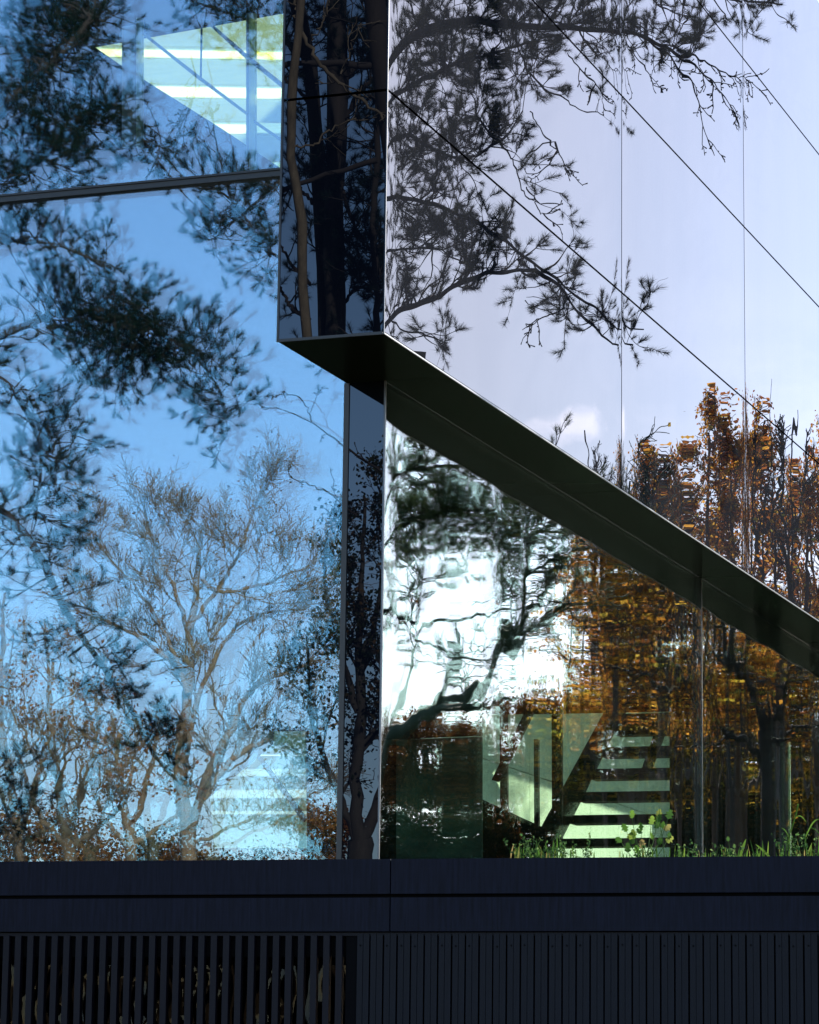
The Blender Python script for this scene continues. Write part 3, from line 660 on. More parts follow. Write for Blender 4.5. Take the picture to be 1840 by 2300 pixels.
# ------------------------------------------------------------------ the trees mirrored in the left glazing
D = 43
pine('left', [
    ([(-700, 2300, 40), (-560, 1500, 41), (-420, 900, 42), (-330, 200, 43), (-260, -500, 43)], .30, .16),
    ([(-470, 1120, 42), (-200, 1060, 42), (0, 1150, 42), (70, 1215, 42), (130, 1340, 42.3), (200, 1450, 42.5), (270, 1560, 42.5), (345, 1690, 42.3), (405, 1760, 42)], .085, .02),
    ([(-440, 1000, 42), (-180, 800, 42), (0, 850, 42), (60, 930, 42.3), (90, 1020, 42.5), (80, 1150, 42.6)], .07, .02),
    ([(-440, 900, 42), (-150, 810, 43), (20, 745, 43), (120, 705, 43.5), (230, 700, 44), (330, 720, 44)], .08, .03),
    ([(230, 700, 44), (380, 760, 44.3), (480, 850, 44.5), (510, 960, 44.5)], .03, .008),
    ([(-400, 560, 42), (-100, 430, 42), (60, 370, 42.4), (240, 230, 43), (330, 330, 43.5), (410, 430, 43.5)], .07, .015),
    ([(-380, 300, 42), (-100, 300, 42), (100, 150, 42.5), (200, 40, 43), (250, -120, 43)], .08, .03),
    ([(-420, 1740, 42), (-150, 1700, 42), (-20, 1740, 42), (20, 1850, 42)], .05, .02),
    ([(-100, 560, 42), (60, 540, 42.4), (200, 580, 42.6), (270, 660, 43)], .04, .012)],
    [(110, 60, 165, 140, 43.5, 1.6, 250), (80, 260, 170, 130, 43, 1.6, 230), (210, 340, 80, 110, 42.6, 1, 70), (90, 540, 170, 90, 43, 1.2, 105), (20, 400, 110, 70, 42, 1, 60),
     (270, 740, 190, 105, 43.8, 1.4, 190), (420, 790, 140, 140, 44.2, 1.2, 120), (300, 860, 170, 80, 44, 1, 60), (200, 870, 95, 90, 43.6, 1, 75), (470, 960, 80, 70, 44.4, .8, 26),
     (120, 1010, 75, 130, 42.8, 1, 85), (60, 1180, 120, 140, 42.4, 1, 28), (180, 1210, 40, 80, 42.8, .6, 22), (60, 1420, 120, 180, 43, 1.2, 18), (270, 1490, 110, 90, 42.5, 1, 34), (340, 1630, 90, 80, 42.3, 1, 28), (20, 1800, 60, 110, 42, .7, 50)],
    'old black pine whose dense dark clumps hang down the left side of the glazing', 11, fill=.46, needle='needle_deep')
pine('left', [
    ([(1250, 2400, 44), (1150, 1300, 44), (1060, 500, 44), (980, -60, 44), (900, -700, 44)], .24, .12),
    ([(1000, 60, 44), (820, 30, 44.2), (640, 60, 44.5), (520, 30, 44.6), (430, 0, 44.8)], .06, .012),
    ([(1010, 300, 44), (820, 300, 44.2), (640, 400, 44.5), (560, 470, 44.6), (470, 540, 44.8)], .05, .010),
    ([(1020, 500, 44), (820, 560, 44.2), (700, 600, 44.2), (600, 560, 44.2), (520, 450, 44.3), (400, 400, 44.5)], .04, .010)],
    [(560, 50, 150, 70, 44.5, 1, 60), (450, 0, 130, 50, 44.8, 1, 34), (580, 150, 70, 50, 44.5, .6, 12), (560, 430, 90, 50, 44.5, .8, 52), (540, 520, 100, 60, 44.6, .8, 34), (600, 620, 60, 80, 44, .6, 20), (510, 350, 60, 30, 44.6, .5, 6)],
    'smaller black pine reaching in from the right at the top of the left glazing', 12, needle='needle_deep',
    bare=[([(430, 120, 44.5), (440, 200, 44.5), (400, 300, 44.5), (385, 360, 44.5)], .012, 12), ([(450, 190, 44.6), (420, 260, 44.6), (410, 340, 44.6)], .010, 8), ([(900, 1090, 44), (860, 1060, 44), (770, 1000, 44), (700, 950, 44), (650, 925, 44), (620, 915, 44)], .022, 4), ([(700, 950, 44), (680, 900, 44), (632, 880, 44)], .014, 3),
          ([(800, 1160, 44), (740, 1110, 44), (700, 1090, 44), (668, 1080, 44)], .016, 4), ([(320, 420, 44), (360, 330, 44), (350, 270, 44)], .012, 6), ([(520, 450, 44.3), (490, 330, 44.3), (470, 240, 44.3)], .02, 10)])
# bare tree in the middle, lit by the low sun
DB = 75
broad('left', [
    ([(424, 2650, DB), (424, 2100, DB), (424, 1930, DB), (424, 1860, DB)], .27, .20),
    ([(424, 1860, DB), (405, 1720, DB), (425, 1560, DB+.3), (428, 1440, DB+.5), (445, 1300, DB+.5), (455, 1180, DB)], .19, .04),
    ([(430, 1860, DB), (470, 1740, DB-.4), (520, 1640, DB-.6), (560, 1560, DB-.6), (640, 1510, DB-.8), (740, 1480, DB-1)], .13, .03),
    ([(424, 1850, DB), (460, 1790, DB), (530, 1700, DB+.5), (600, 1665, DB+.8), (680, 1650, DB+.8), (770, 1620, DB+1)], .105, .026),
    ([(415, 1740, DB), (440, 1600, DB+1), (490, 1470, DB+1.2), (560, 1390, DB+1.4), (680, 1370, DB+1.6)], .09, .024),
    ([(425, 1560, DB), (390, 1490, DB+.3), (330, 1440, DB+.3), (250, 1400, DB), (170, 1370, DB)], .08, .02),
    ([(428, 1440, DB), (400, 1340, DB-.5), (350, 1230, DB-.5), (320, 1130, DB-.5)], .066, .018),
    ([(435, 1400, DB), (520, 1280, DB), (560, 1180, DB), (590, 1090, DB)], .06, .018),
    ([(455, 1300, DB), (500, 1330, DB), (600, 1310, DB), (680, 1280, DB), (750, 1300, DB)], .052, .016),
    ([(410, 1500, DB), (330, 1350, DB), (250, 1260, DB), (210, 1210, DB)], .052, .016),
    ([(420, 1900, DB), (540, 1850, DB), (640, 1800, DB), (720, 1780, DB)], .05, .02)],
    'broad bare winter tree with golden lit branches in the middle of the left glazing', 21, levels=((13, .85, .4), (8, .65, .5), (7, .55, .5)), lens=(1.75, .85, .42), wander=.24, rmin=.0065, rfac=.34, leaf='leaf_brown', leaf_n=1, leaf_keep=.14, leaf_size=.08, up=(.10, .06, .03))
# rusty leaved trees low on the left
for i, (cx, dist, topy) in enumerate(((40, 66, 1330), (150, 62, 1480), (290, 70, 1640))):
    broad('left', [
        ([(cx+10, 2700, dist), (cx+8, 2000, dist), (cx, 1880, dist)], .16, .13),
        ([(cx, 1880, dist), (cx-20, 1740, dist), (cx-40, 1600, dist), (cx-30, topy, dist)], .11, .025),
        ([(cx, 1880, dist), (cx+40, 1760, dist), (cx+70, 1640, dist), (cx+60, topy+60, dist)], .09, .02),
        ([(cx, 1900, dist), (cx-60, 1830, dist), (cx-110, 1700, dist), (cx-120, topy+120, dist)], .07, .02),
        ([(cx, 1900, dist), (cx+80, 1850, dist), (cx+130, 1790, dist), (cx+150, 1700, dist)], .06, .02)],
        ('tall rusty leaved tree low on the far left of the glazing', 'rusty leaved tree with a leaning forked trunk left of the bare tree', 'low rusty thicket tree just left of the bare tree trunk')[i], 31+i, name='rust_leaved_tree', group='rusty leaved trees low on the left', bark='bark_grey', levels=((7, .8, .4), (5, .6, .5), (4, .5, .5)), lens=(1.3, .7, .35), leaf='leaf_rust', leaf_n=3, leaf_size=.10, leaf_keep=.5, wander=.22)
# darker leafy tree at the right edge of the left glazing and in the pilaster
broad('left', [
    ([(815, 2650, 56), (808, 2000, 56), (806, 1880, 56)], .26, .22),
    ([(806, 1890, 56), (800, 1760, 56), (812, 1600, 56), (805, 1400, 56), (815, 1250, 56), (818, 1120, 56)], .13, .02),
    ([(806, 1890, 56), (850, 1800, 56), (880, 1600, 56), (900, 1400, 56)], .12, .02),
    ([(806, 1900, 56), (760, 1780, 56), (700, 1600, 56), (690, 1420, 56)], .09, .02),
    ([(805, 1600, 56), (760, 1440, 56), (730, 1300, 56), (735, 1210, 56)], .06, .02),
    ([(812, 1500, 56), (850, 1350, 56), (870, 1200, 56), (850, 1090, 56)], .07, .02)],
    'dark ivy clad tree doubled in the pilaster and the glass edge beside it', 41, name='ivy_clad_tree', bark='bark_dark', levels=((9, .8, .4), (6, .6, .5), (4, .5, .5)), lens=(1.1, .6, .3), leaf='leaf_ivy', leaf_n=6, leaf_size=.085, wander=.2)
shrubs('left', [(60, 1930, 200, 130, 80, 3, 9000), (330, 1950, 160, 90, 82, 3, 6000), (620, 1965, 200, 80, 84, 3, 7500), (700, 1850, 90, 70, 70, 2, 2500)], 'twiggy brown undergrowth low behind the bare tree', 45, 'leaf_brown', leaf_size=.10)

# ------------------------------------------------------------------ the trees mirrored in the corner face
pine('corner', [
    ([(790, 2900, 44), (770, 1600, 44), (757, 900, 44), (752, 500, 44), (758, 200, 44), (756, -60, 44), (760, -500, 44)], .20, .13),
    ([(728, 2900, 44.4), (715, 1500, 44.4), (735, 800, 44.4), (722, 500, 44.4), (705, 250, 44.4), (690, 100, 44.4), (640, -80, 44.4)], .17, .09),
    ([(745, 240, 44), (780, 170, 44), (830, 130, 44.2), (900, 100, 44.4)], .07, .03),
    ([(760, 310, 44), (800, 220, 44), (850, 170, 44), (920, 120, 44)], .05, .02),
    ([(705, 130, 44.4), (660, 110, 44.4), (620, 60, 44.4), (580, 40, 44.4)], .06, .02),
    ([(765, 420, 44), (800, 510, 44), (835, 560, 44), (900, 620, 44)], .035, .015),
    ([(770, 560, 44), (810, 500, 44), (850, 440, 44), (900, 400, 44)], .025, .01),
    ([(700, 640, 44.4), (660, 600, 44.4), (630, 555, 44.4), (590, 520, 44.4)], .03, .01),
    ([(695, 720, 44.4), (655, 690, 44.4), (632, 650, 44.4), (600, 630, 44.4)], .04, .012),
    ([(745, 60, 44), (800, 40, 44), (870, 60, 44)], .04, .02),
    ([(860, 900, 43), (850, 700, 43), (842, 500, 43), (850, 300, 43), (846, 100, 43), (850, -80, 43)], .05, .035),
    ([(705, 460, 44.4), (660, 420, 44.4), (630, 440, 44.4), (600, 430, 44.4)], .03, .012),
    ([(700, 240, 44.4), (670, 200, 44.4), (640, 180, 44.4), (600, 175, 44.4)], .035, .012),
    ([(760, 700, 44), (800, 650, 44), (840, 640, 44), (900, 600, 44)], .03, .012)],
    [(810, 70, 90, 60, 44.2, 1.2, 40), (650, 60, 50, 90, 44.6, .8, 30), (820, 310, 60, 50, 43.6, .8, 17), (830, 600, 55, 100, 43.8, .8, 62), (810, 500, 60, 50, 43.8, .8, 16), (815, 400, 60, 30, 44, .6, 10), (700, 350, 40, 50, 44.6, .6, 10), (640, 380, 25, 60, 44.6, .4, 6)],
    'group of dark pine trunks with crossing limbs in the corner face', 51, fill=.95, needle='needle_deep')
broad('corner', [
    ([(700, 2900, 41), (705, 1400, 41), (695, 800, 41), (680, 640, 41), (668, 480, 41), (652, 330, 41), (660, 220, 41), (672, 80, 41), (680, -60, 41)], .125, .05),
    ([(676, 60, 41), (700, 110, 41), (730, 150, 41), (770, 190, 41), (790, 215, 41), (830, 240, 41), (860, 270, 41)], .028, .018),
    ([(672, 60, 41), (665, 20, 41), (660, -20, 41)], .02, .01),
    ([(700, 90, 41), (730, 40, 41), (740, -20, 41)], .014, .008),
    ([(660, 330, 41), (700, 325, 41), (740, 290, 41), (800, 265, 41)], .016, .01),
    ([(765, 165, 41), (785, 110, 41), (810, 50, 41)], .012, .007)],
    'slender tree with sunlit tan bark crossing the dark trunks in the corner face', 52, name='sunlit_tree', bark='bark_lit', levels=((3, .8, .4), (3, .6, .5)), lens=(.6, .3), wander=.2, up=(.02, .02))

# ------------------------------------------------------------------ the trees mirrored in the right face
pine('right', [
    ([(300, 2900, 42), (420, 1500, 42), (520, 700, 42), (560, 100, 42), (580, -500, 42)], .28, .15),
    ([(540, 250, 42), (700, 190, 42), (870, 112, 42), (960, 70, 42.2), (1060, 45, 42.4), (1180, 60, 42.6), (1330, 62, 43), (1440, 80, 43.2), (1540, 130, 43.4)], .105, .018),
    ([(540, 420, 42), (740, 260, 42), (900, 200, 42.2), (1010, 150, 42.4), (1100, 120, 42.6), (1220, 90, 42.8)], .06, .015),
    ([(560, 0, 42), (800, -70, 42.4), (1100, -40, 43), (1400, -30, 43.4), (1650, 0, 43.8), (1760, 10, 44)], .08, .012),
    ([(530, 600, 42), (700, 400, 42), (880, 300, 42.2), (980, 350, 42.4), (1080, 340, 42.5), (1180, 250, 42.7)], .05, .012),
    ([(520, 820, 42), (700, 760, 42), (870, 702, 42), (960, 672, 42), (1060, 622, 42.1), (1150, 610, 42.2), (1220, 615, 42.3), (1290, 690, 42.4), (1360, 760, 42.5), (1420, 775, 42.6)], .062, .012),
    ([(520, 700, 42), (720, 480, 42), (870, 440, 42), (970, 462, 42.2), (1060, 500, 42.3), (1130, 545, 42.4), (1200, 590, 42.5), (1260, 640, 42.6), (1330, 690, 42.7), (1390, 735, 42.8), (1450, 740, 42.9)], .05, .010),
    ([(520, 760, 42), (740, 590, 42), (880, 560, 42), (960, 560, 42.2), (1040, 590, 42.4)], .035, .01),
    ([(520, 850, 42), (760, 700, 42), (880, 730, 42), (950, 755, 42.2), (1000, 770, 42.4)], .03, .01),
    ([(1130, 30, 42.6), (1210, 180, 42.7), (1290, 240, 42.8), (1350, 260, 42.9)], .02, .007),
    ([(1060, 260, 42.5), (1150, 370, 42.6), (1190, 440, 42.7), (1250, 460, 42.8)], .02, .007)],
    [(930, 60, 130, 90, 42.4, 1.4, 84), (1040, 110, 140, 80, 42.6, 1.4, 70), (1180, 60, 140, 60, 42.8, 1.2, 62), (1330, 50, 130, 50, 43, 1, 64), (1480, 80, 90, 60, 43.2, 1, 34), (1560, 60, 60, 40, 43.4, .7, 14), (1700, 20, 80, 30, 43.8, .6, 12),
     (960, 230, 140, 80, 42.4, 1.2, 78), (1090, 210, 110, 90, 42.6, 1.2, 70), (960, 330, 120, 50, 42.4, 1, 60), (1060, 310, 90, 50, 42.6, 1, 30), (1170, 160, 90, 70, 42.8, .9, 22), (1010, 400, 80, 40, 42.3, .8, 20), (880, 370, 60, 60, 42, .8, 26),
     (930, 500, 100, 55, 42.2, 1, 72), (1030, 540, 90, 50, 42.3, 1, 56), (1120, 560, 60, 40, 42.4, .8, 22), (900, 600, 80, 40, 42.1, .7, 22), (1210, 650, 70, 50, 42.5, .7, 16), (1300, 720, 80, 40, 42.7, .7, 16), (960, 720, 50, 40, 42.2, .6, 12)],
    'large black pine reaching across the top of the mirrored right face', 61, fill=.47,
    bare=[([(1400, 60, 43), (1500, 120, 43), (1540, 170, 43), (1560, 220, 43), (1580, 290, 43), (1600, 350, 43)], .022, 16), ([(1510, 100, 43), (1580, 140, 43), (1640, 170, 43), (1690, 185, 43)], .018, 14), ([(1510, 115, 43), (1570, 160, 43), (1620, 210, 43), (1660, 265, 43)], .016, 14), ([(1390, 90, 43), (1440, 140, 43), (1480, 210, 43)], .012, 7), ([(1270, 120, 43), (1330, 190, 43), (1355, 250, 43)], .012, 8), ([(1310, 90, 43), (1370, 150, 43), (1410, 160, 43)], .010, 5),
          ([(1200, 250, 42.6), (1240, 330, 42.6), (1260, 380, 42.6)], .01, 6), ([(1190, 350, 42.6), (1240, 320, 42.6), (1236, 370, 42.6), (1200, 395, 42.6)], .011, 2), ([(1190, 420, 42.6), (1210, 450, 42.6), (1220, 480, 42.6), (1250, 470, 42.6)], .011, 2), ([(1260, 690, 42.6), (1210, 720, 42.6), (1190, 735, 42.6)], .012, 5)])
# pine seen through the lower glass edge, lower on the same side
pine('low', [
    ([(560, 3000, 46), (640, 2000, 46), (700, 1500, 46), (740, 1100, 46), (760, 800, 46)], .26, .14),
    ([(740, 1180, 46), (860, 1080, 46), (960, 1050, 46), (1040, 1045, 46), (1110, 1070, 46)], .06, .012),
    ([(730, 1250, 46), (900, 1180, 46), (1000, 1150, 46), (1120, 1160, 46), (1200, 1220, 46)], .05, .012),
    ([(720, 1380, 46), (860, 1370, 46), (940, 1400, 46), (960, 1300, 46)], .05, .012)],
    [(900, 1070, 70, 50, 46, 1, 44), (960, 1130, 110, 70, 46, 1.2, 90), (1060, 1180, 110, 70, 46, 1.2, 84), (1160, 1250, 90, 70, 46, 1, 44), (1180, 1180, 60, 40, 46, .7, 24), (930, 1210, 80, 50, 46, 1, 40), (880, 1380, 40, 20, 46, .5, 14), (1000, 1280, 100, 30, 46, .7, 14)],
    'green pine crown mirrored in the lower glass beside the pilaster', 62, fill=.62, needle='needle_light')
broad('low', [
    ([(700, 2900, 47), (760, 1900, 47), (800, 1740, 47), (860, 1665, 47)], .26, .17),
    ([(860, 1665, 47), (960, 1610, 47), (1050, 1560, 47), (1110, 1500, 47), (1150, 1440, 47), (1190, 1390, 47)], .135, .09),
    ([(1190, 1390, 47), (1200, 1300, 47), (1215, 1220, 47), (1225, 1150, 47), (1240, 1090, 47)], .07, .02),
    ([(1120, 1495, 47), (1180, 1440, 47), (1240, 1390, 47), (1290, 1340, 47), (1310, 1270, 47)], .065, .02),
    ([(1190, 1390, 47), (1240, 1330, 47), (1260, 1270, 47), (1300, 1230, 47), (1340, 1200, 47)], .05, .015),
    ([(1215, 1220, 47), (1260, 1160, 47), (1290, 1100, 47)], .03, .012),
    ([(860, 1665, 47), (920, 1480, 47), (935, 1380, 47), (930, 1250, 47)], .035, .012),
    ([(925, 1440, 47), (990, 1395, 47), (1100, 1380, 47), (1200, 1360, 47)], .03, .012),
    ([(925, 1440, 47), (980, 1450, 47), (1040, 1475, 47), (1140, 1480, 47)], .02, .01)],
    'bare tree with one long raking limb mirrored in the lower glass', 63, name='leaning_bare_tree', bark='bark_moss', levels=((7, .8, .4), (5, .6, .5), (3, .5, .5)), lens=(1.2, .55, .28), leaf='leaf_gold', leaf_n=1, leaf_keep=.04, leaf_size=.09, wander=.22)
# dark forked oak at the far right of the lower glass
broad('low', [
    ([(1745, 2900, 52), (1735, 1900, 52), (1735, 1750, 52), (1728, 1640, 52)], .19, .15),
    ([(1728, 1640, 52), (1700, 1560, 52), (1650, 1500, 52), (1630, 1410, 52), (1620, 1300, 52), (1600, 1230, 52)], .11, .03),
    ([(1660, 1520, 52), (1680, 1440, 52), (1715, 1370, 52), (1730, 1300, 52)], .09, .03),
    ([(1735, 1760, 52), (1700, 1690, 52), (1640, 1650, 52), (1590, 1615, 52), (1560, 1560, 52)], .08, .025),
    ([(1740, 1640, 52), (1770, 1540, 52), (1790, 1480, 52), (1830, 1440, 52)], .07, .025),
    ([(1730, 1680, 52), (1790, 1640, 52), (1840, 1600, 52)], .05, .02)],
    'dark forked oak with thick crooked limbs at the right of the lower glass', 64, name='forked_oak', bark='bark_dark', levels=((6, .8, .4), (5, .6, .5), (3, .5, .5)), lens=(1.3, .6, .3), leaf='leaf_mix', leaf_n=2, leaf_keep=.3, leaf_size=.10, wander=.24)
broad('low', [
    ([(1480, 2900, 58), (1480, 1900, 58), (1478, 1600, 58), (1475, 1560, 58)], .12, .09),
    ([(1475, 1560, 58), (1440, 1520, 58), (1400, 1500, 58), (1330, 1490, 58)], .05, .015),
    ([(1475, 1560, 58), (1460, 1480, 58), (1440, 1430, 58), (1420, 1380, 58)], .05, .015),
    ([(1475, 1560, 58), (1490, 1470, 58), (1510, 1420, 58), (1520, 1350, 58)], .05, .015),
    ([(1475, 1570, 58), (1520, 1540, 58), (1550, 1480, 58), (1560, 1400, 58)], .05, .015)],
    'thin dark tree spreading like a hand left of the glass mullion', 65, name='spreading_tree', bark='bark_dark', levels=((5, .8, .4), (5, .6, .5), (3, .5, .5)), lens=(1.2, .6, .3), leaf='leaf_gold', leaf_n=2, leaf_keep=.4, leaf_size=.10, wander=.24)
# autumn oaks, gold against the light
OAK = [       (1462, 68, 1015, .6, 'short golden oak left of the tallest golden oak'),
       (1525, 71, 1090, .85, 'low dense copper oak in front of the tallest oak'),
       (1592, 66, 935, .95, 'tallest golden brown oak with a pointed crown in the mirrored right face'),
       (1680, 70, 955, .9, 'narrow golden oak behind the vertical panel joint'),
       (1770, 73, 1060, .6, 'thinner golden oak between the bare poplar and the picture edge'),
       (1870, 68, 960, .9, 'golden oak cut by the right edge of the mirrored face'),
       (1960, 70, 1000, .9, 'last golden oak beyond the right edge')]
for i, (cx, dist, top, dens, lab) in enumerate(OAK):
    s = 95/dist*75/95
    w_ = 72 if i else 44
    broad('right', [
        ([(cx, 2900, dist), (cx+5, 2300, dist), (cx, 1900, dist), (cx-4, 1600, dist)], .22, .14),
        ([(cx-4, 1620, dist), (cx+4, 1400, dist), (cx-6, 1200, dist), (cx+2, top+35, dist)], .12, .02),
        ([(cx-4, 1620, dist), (cx-w_*.7, 1450, dist+.6), (cx-w_*.8, 1280, dist+.6), (cx-w_*.7, top+160, dist+.5)], .08, .02),
        ([(cx-4, 1600, dist), (cx+w_*.7, 1440, dist-.6), (cx+w_*.8, 1280, dist-.6), (cx+w_*.6, top+120, dist-.5)], .08, .02),
        ([(cx, 1800, dist), (cx-w_, 1650, dist-.8), (cx-w_*1.1, 1500, dist-1), (cx-w_, 1380, dist-1)], .07, .02),
        ([(cx, 1800, dist), (cx+w_, 1680, dist+.8), (cx+w_*1.1, 1540, dist+1), (cx+w_, 1400, dist+1)], .07, .02),
        ([(cx+2, 1300, dist), (cx+w_*.35, 1180, dist), (cx+w_*.3, top+80, dist)], .04, .02)],
        lab, 70+i, name='golden_oak', group='golden oaks mirrored in the right face', bark='bark_oak', rmin=.005, levels=((10, .8, .4), (7, .7, .5), (4, .5, .5)), lens=(1.15, .6, .3), up=(.14, .1, .05), leaf='leaf_gold', leaf_n=6, leaf_keep=dens*.85, leaf_size=.098, wander=.16, leaf_spread=.06)
for i, (cx, dist, top, lab) in enumerate(((1715, 62, 850, 'thin bare poplar with a leaning tip above the golden oaks'), (1778, 62, 860, 'straight bare poplar with short side shoots above the golden oaks'), (1300, 80, 965, 'fine bare bush tree at the left end of the autumn wood'))):
    broad('right', [([(cx-8, 2900, dist), (cx-6, 1900, dist), (cx-4, 1300, dist), (cx, top+150, dist), (cx+(8 if i == 0 else 0), top+(60 if i == 1 else 0), dist)], .06, .006),
        ([(cx-5, 1300, dist), (cx-30, 1150, dist), (cx-28, top+150, dist)], .04, .012), ([(cx-3, 1200, dist), (cx+28, 1080, dist), (cx+35, top+130, dist)], .035, .012)],
        lab, 90+i, name='bare_poplar' if i < 2 else 'bare_bush', group='bare poplars above the golden oaks' if i < 2 else None, bark='bark_dark', levels=((14, .6, .3), (6, .6, .4)) if i < 2 else ((11, .7, .4), (6, .6, .5), (4, .5, .4)), lens=(.6, .25) if i < 2 else (1.0, .5, .25), wander=.14, up=(.12, .08, .04), rmin=.009)
shrubs('right', [(930, 1720, 90, 110, 84, 2, 7000), (1060, 1700, 90, 120, 86, 2, 8000), (1180, 1760, 90, 120, 84, 2, 7000), (1300, 1700, 90, 160, 88, 2, 9000)], 'brown and copper undergrowth mirrored low in the lower glass', 101, 'leaf_brown', leaf_size=.13)
shrubs('right', [(1440, 1680, 100, 190, 84, 2, 7500), (1560, 1640, 110, 230, 86, 2, 8500), (1700, 1600, 110, 250, 84, 2, 8500), (1840, 1600, 120, 280, 86, 2, 9000), (1980, 1600, 120, 280, 84, 2, 7000), (1500, 1400, 70, 120, 82, 2, 2500)], 'dense olive and gold wood behind the oaks', 102, 'leaf_mix', leaf_size=.13)
shrubs('right', [(900, 1900, 140, 110, 80, 2, 8000), (1150, 1910, 160, 90, 78, 2, 9000), (1430, 1900, 170, 110, 80, 2, 10000), (1750, 1900, 200, 110, 78, 2, 11000), (2000, 1880, 120, 130, 78, 2, 5000)], 'dark bramble bank at the foot of the mirrored wood', 103, 'leaf_ivy', leaf_size=.13)
shrubs('right', [(1000, 1990, 220, 120, 98, 2, 9000), (1300, 2000, 220, 130, 98, 2, 9000), (1600, 1990, 220, 150, 98, 2, 11000), (1900, 1990, 220, 170, 98, 2, 11000), (1550, 1820, 200, 100, 97, 2, 9000), (1850, 1800, 180, 120, 97, 2, 9000)], 'far brown hedge closing the bottom of the mirrored wood', 104, 'leaf_brown', leaf_size=.24)

# ------------------------------------------------------------------ plants in the planter
def planter(px, py, d=22.75):
    q = behind(px, py, 1.0)-EYE; return EYE+q*(d/q[1])
def blade(G_, base, tip, w, rg, bend=.3, seg=5, fold=None):
    base = np.array(base); tip = np.array(tip); L = np.linalg.norm(tip-base); t = np.linspace(0, 1, seg+1)
    P = base+(tip-base)*t[:, None]; P[:, 2] += np.sin(t*math.pi)*L*bend
    side = unit(np.cross(tip-base, np.array([rg.normal(0, .3), 1, rg.normal(0, .3)]))); ww = w*np.sin(np.clip(t*.9+.1, 0, 1)*math.pi)**.6
    ww[-1] = 0.0005
    v = np.concatenate([P-side*ww[:, None], P+side*ww[:, None]]); k = seg+1
    f = np.array([[i, i+1, k+i+1, k+i] for i in range(seg)]); G_.add(v, f)
rg = np.random.default_rng(5)
# short grass and small herbs: nobody could count them
Gr = Geo()
dens = [(1160, 1310, 34, 26), (1205, 1260, 12, 40), (1310, 1420, 8, 14), (1400, 1520, 18, 26), (1520, 1680, 26, 22), (1680, 1840, 34, 40), (1840, 2000, 40, 44), (1138, 1165, 4, 34)]
for x0, x1, n, h in dens:
    for _ in range(n):
        px = rg.uniform(x0, x1); d = rg.uniform(22.62, 22.84); hh = h*rg.uniform(.3, 1.25)
        b = planter(px, 1936, d); b[2] = 3.36; tp = planter(px+rg.normal(0, hh*.35), 1926-hh, d); blade(Gr, b, tp, rg.uniform(.0025, .006), rg, rg.uniform(-.05, .12))
v = np.concatenate(Gr.v)
o = link_mesh('grass', v, [np.concatenate(x) for x in Gr.f.values()], M['grass'], None, True); tag(o, 'short green grass blades along the back of the plinth coping', 'grass', kind='stuff')
Hb = Geo()
for x0, x1, n, h in ((1165, 1330, 30, 50), (1420, 1560, 16, 34), (1600, 1700, 12, 34), (1740, 1840, 16, 60)):
    for _ in range(n):
        px = rg.uniform(x0, x1); d = rg.uniform(22.62, 22.84); hh = h*rg.uniform(.35, 1.1); b = planter(px, 1936, d); b[2] = 3.36; tp = planter(px+rg.normal(0, 10), 1926-hh, d)
        P, r = grow(b[None], (tp-b)[None], np.array([np.linalg.norm(tp-b)]), np.array([.002]), np.array([.0012]), 7, .14, rg, .02); Hb.tubes(P, r, 3)
        s, dd, rp, t = spawn(P, r, 14, .3, 1, (1.1, .3), rg); Hb.add(*leaves(s, rg, .022, .5, .0))
o = link_mesh('herbs', np.concatenate(Hb.v), [np.concatenate(x) for x in Hb.f.values()], M['herb'], None, False); tag(o, 'low feathery green herbs among the grass on the planter', 'herbs', kind='stuff')
# the broad leaved plant
def lobed_leaf(G_, base, dirn, L, rg):
    """a soft lobed leaf, a fan of quads with a wavy edge"""
    d = unit(np.array(dirn, float)); s = unit(np.cross(d, np.array([rg.normal(0, .4), 1., rg.normal(0, .4)]))); nrm = np.cross(d, s)
    ts = np.linspace(0, 1, 9); wv = .33*np.sin(np.clip(ts, 0, 1)**.8*math.pi)**.55*(1+.50*np.sin(ts*19+rg.uniform(0, 6))); wv[0] = .02; wv[-1] = .03
    mid = base+d*(ts*L)[:, None]+nrm*(-.12*L*np.sin(ts*math.pi))[:, None]
    lo = mid-s*(wv*L)[:, None]+nrm*(.10*L*wv)[:, None]; hi = mid+s*(wv*L)[:, None]+nrm*(.10*L*wv)[:, None]
    v = np.concatenate([lo, mid, hi]); n = 9
    f = np.array([[i, i+1, n+i+1, n+i] for i in range(n-1)]+[[n+i, n+i+1, 2*n+i+1, 2*n+i] for i in range(n-1)]); G_.add(v, f)
def plant(name, label, foot, stems, seed, mt='grass', leafL=.07, mid_leaves=1):
    rg = np.random.default_rng(seed); W = Geo(); Lf = Geo(); b = planter(*foot, 22.72); b[2] = 3.362
    for (tx, ty, n) in stems:
        tp = planter(tx, ty, 22.72+rg.normal(0, .05)); P = smooth_path([b, b+(tp-b)*.5+np.array([(tp-b)[0]*.12, 0, -.005]), tp], 9, rg, .0012)[None]; W.tubes(P, np.linspace(.0035, .0018, 9)[None], 5)
        for k in range(n):
            t = 8 if k == 0 else rg.integers(4, 8); dv = (P[0, 8]-P[0, 6]); dv = unit(dv)+(rg.normal(0, .55, 3) if k else rg.normal(0, .2, 3)); lobed_leaf(Lf, P[0, t], dv, leafL*rg.uniform(.7, 1.15), rg)
    root = empty(name, tuple(b)); tag(root, label, 'plant')
    W.build('stems', None, M['herb'], root); Lf.build('leaves', None, M[mt], root, True); return root
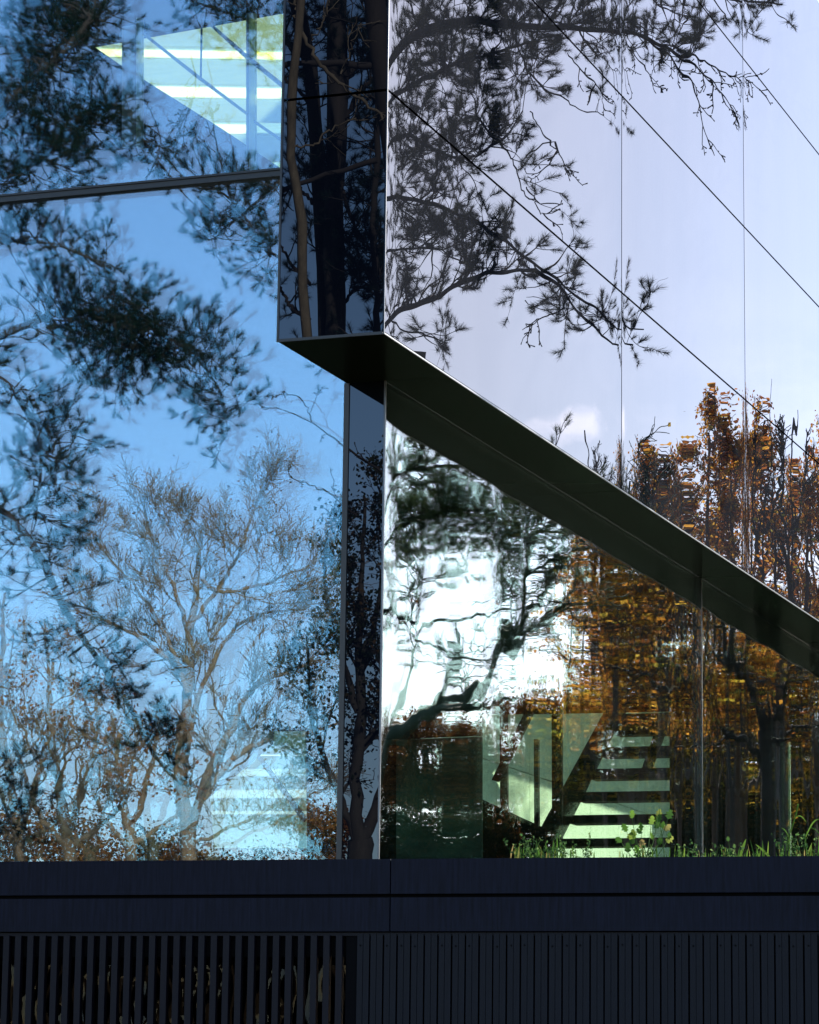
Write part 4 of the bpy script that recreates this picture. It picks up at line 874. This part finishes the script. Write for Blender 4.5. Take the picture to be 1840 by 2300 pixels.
plant('broad_leaved_plant', 'broad leaved weed with lobed leaves, tallest leafy plant standing on the planter', (1448, 1932), [(1420, 1838, 2), (1462, 1852, 2), (1408, 1868, 3), (1488, 1862, 2), (1440, 1866, 3), (1500, 1840, 2), (1478, 1836, 3), (1396, 1892, 2), (1500, 1885, 2), (1425, 1885, 2)], 3)
plant('sprouting_weed', 'small pale weed with drooping leaves left of the bright grass blade', (1660, 1932), [(1636, 1890, 2), (1650, 1905, 2), (1640, 1915, 1)], 4, 'herb', .04)
def stalk(name, label, foot, pts, w, leaves_, seed, mt='grass'):
    rg = np.random.default_rng(seed); W = Geo(); b = planter(*foot, 22.7); b[2] = 3.362
    P = smooth_path([b]+[planter(x, y, 22.7) for x, y in pts], 14, rg, .0008)[None]; W.tubes(P, np.linspace(.003, w, 14)[None], 5); Lf = Geo()
    for (x0, y0, x1, y1, ww, bend) in leaves_: blade(Lf, planter(x0, y0, 22.7), planter(x1, y1, 22.7), ww, rg, bend, 8)
    root = empty(name, tuple(b)); tag(root, label, 'plant'); W.build('stem', None, M[mt], root); 
    if Lf.v: Lf.build('leaf', None, M[mt], root, True)
    return root
stalk('seeding_grass', 'tall grass stalk with a seed head and a drooping blade near the right end', (1762, 1930), [(1768, 1900), (1780, 1855), (1788, 1830), (1793, 1806)], .006, [(1785, 1838, 1812, 1848, .004, .35), (1772, 1880, 1755, 1860, .004, .2)], 7)
stalk('arching_grass', 'arching pale grass blade at the right edge of the planter', (1806, 1932), [(1808, 1890), (1812, 1868)], .002, [(1810, 1880, 1845, 1840, .006, .25), (1818, 1858, 1850, 1885, .005, .15)], 8)
stalk('bright_grass', 'single wide bright green blade leaning right beside the weed', (1662, 1932), [(1663, 1925)], .003, [(1661, 1930, 1676, 1884, .010, .04)], 9)
stalk('leaning_grass', 'wide bright grass blade leaning left over the coping', (1735, 1932), [(1732, 1926)], .003, [(1734, 1930, 1697, 1896, .008, .03)], 10)
stalk('thin_grass', 'thin brown stalk rising past the broad leaved plant', (1494, 1932), [(1490, 1900), (1483, 1850), (1481, 1815)], .002, [], 11, 'herb')

Fl = Geo()
q = np.array([planter(x, 1928, d) for x, d in ((1404, 22.7), (1398, 22.66), (1330, 22.7), (1225, 22.66), (1580, 22.7), (1612, 22.68), (1500, 22.7), (1700, 22.7), (1185, 22.68))]); q[:, 2] = 3.385
Fl.add(*leaves(q, rg, .035, .3, -.2)); o = link_mesh('fallen_leaves', np.concatenate(Fl.v), [np.concatenate(x) for x in Fl.f.values()], M['leaf_gold'], None, False)
tag(o, 'a few fallen orange leaves caught along the plinth coping', 'leaves', kind='stuff')
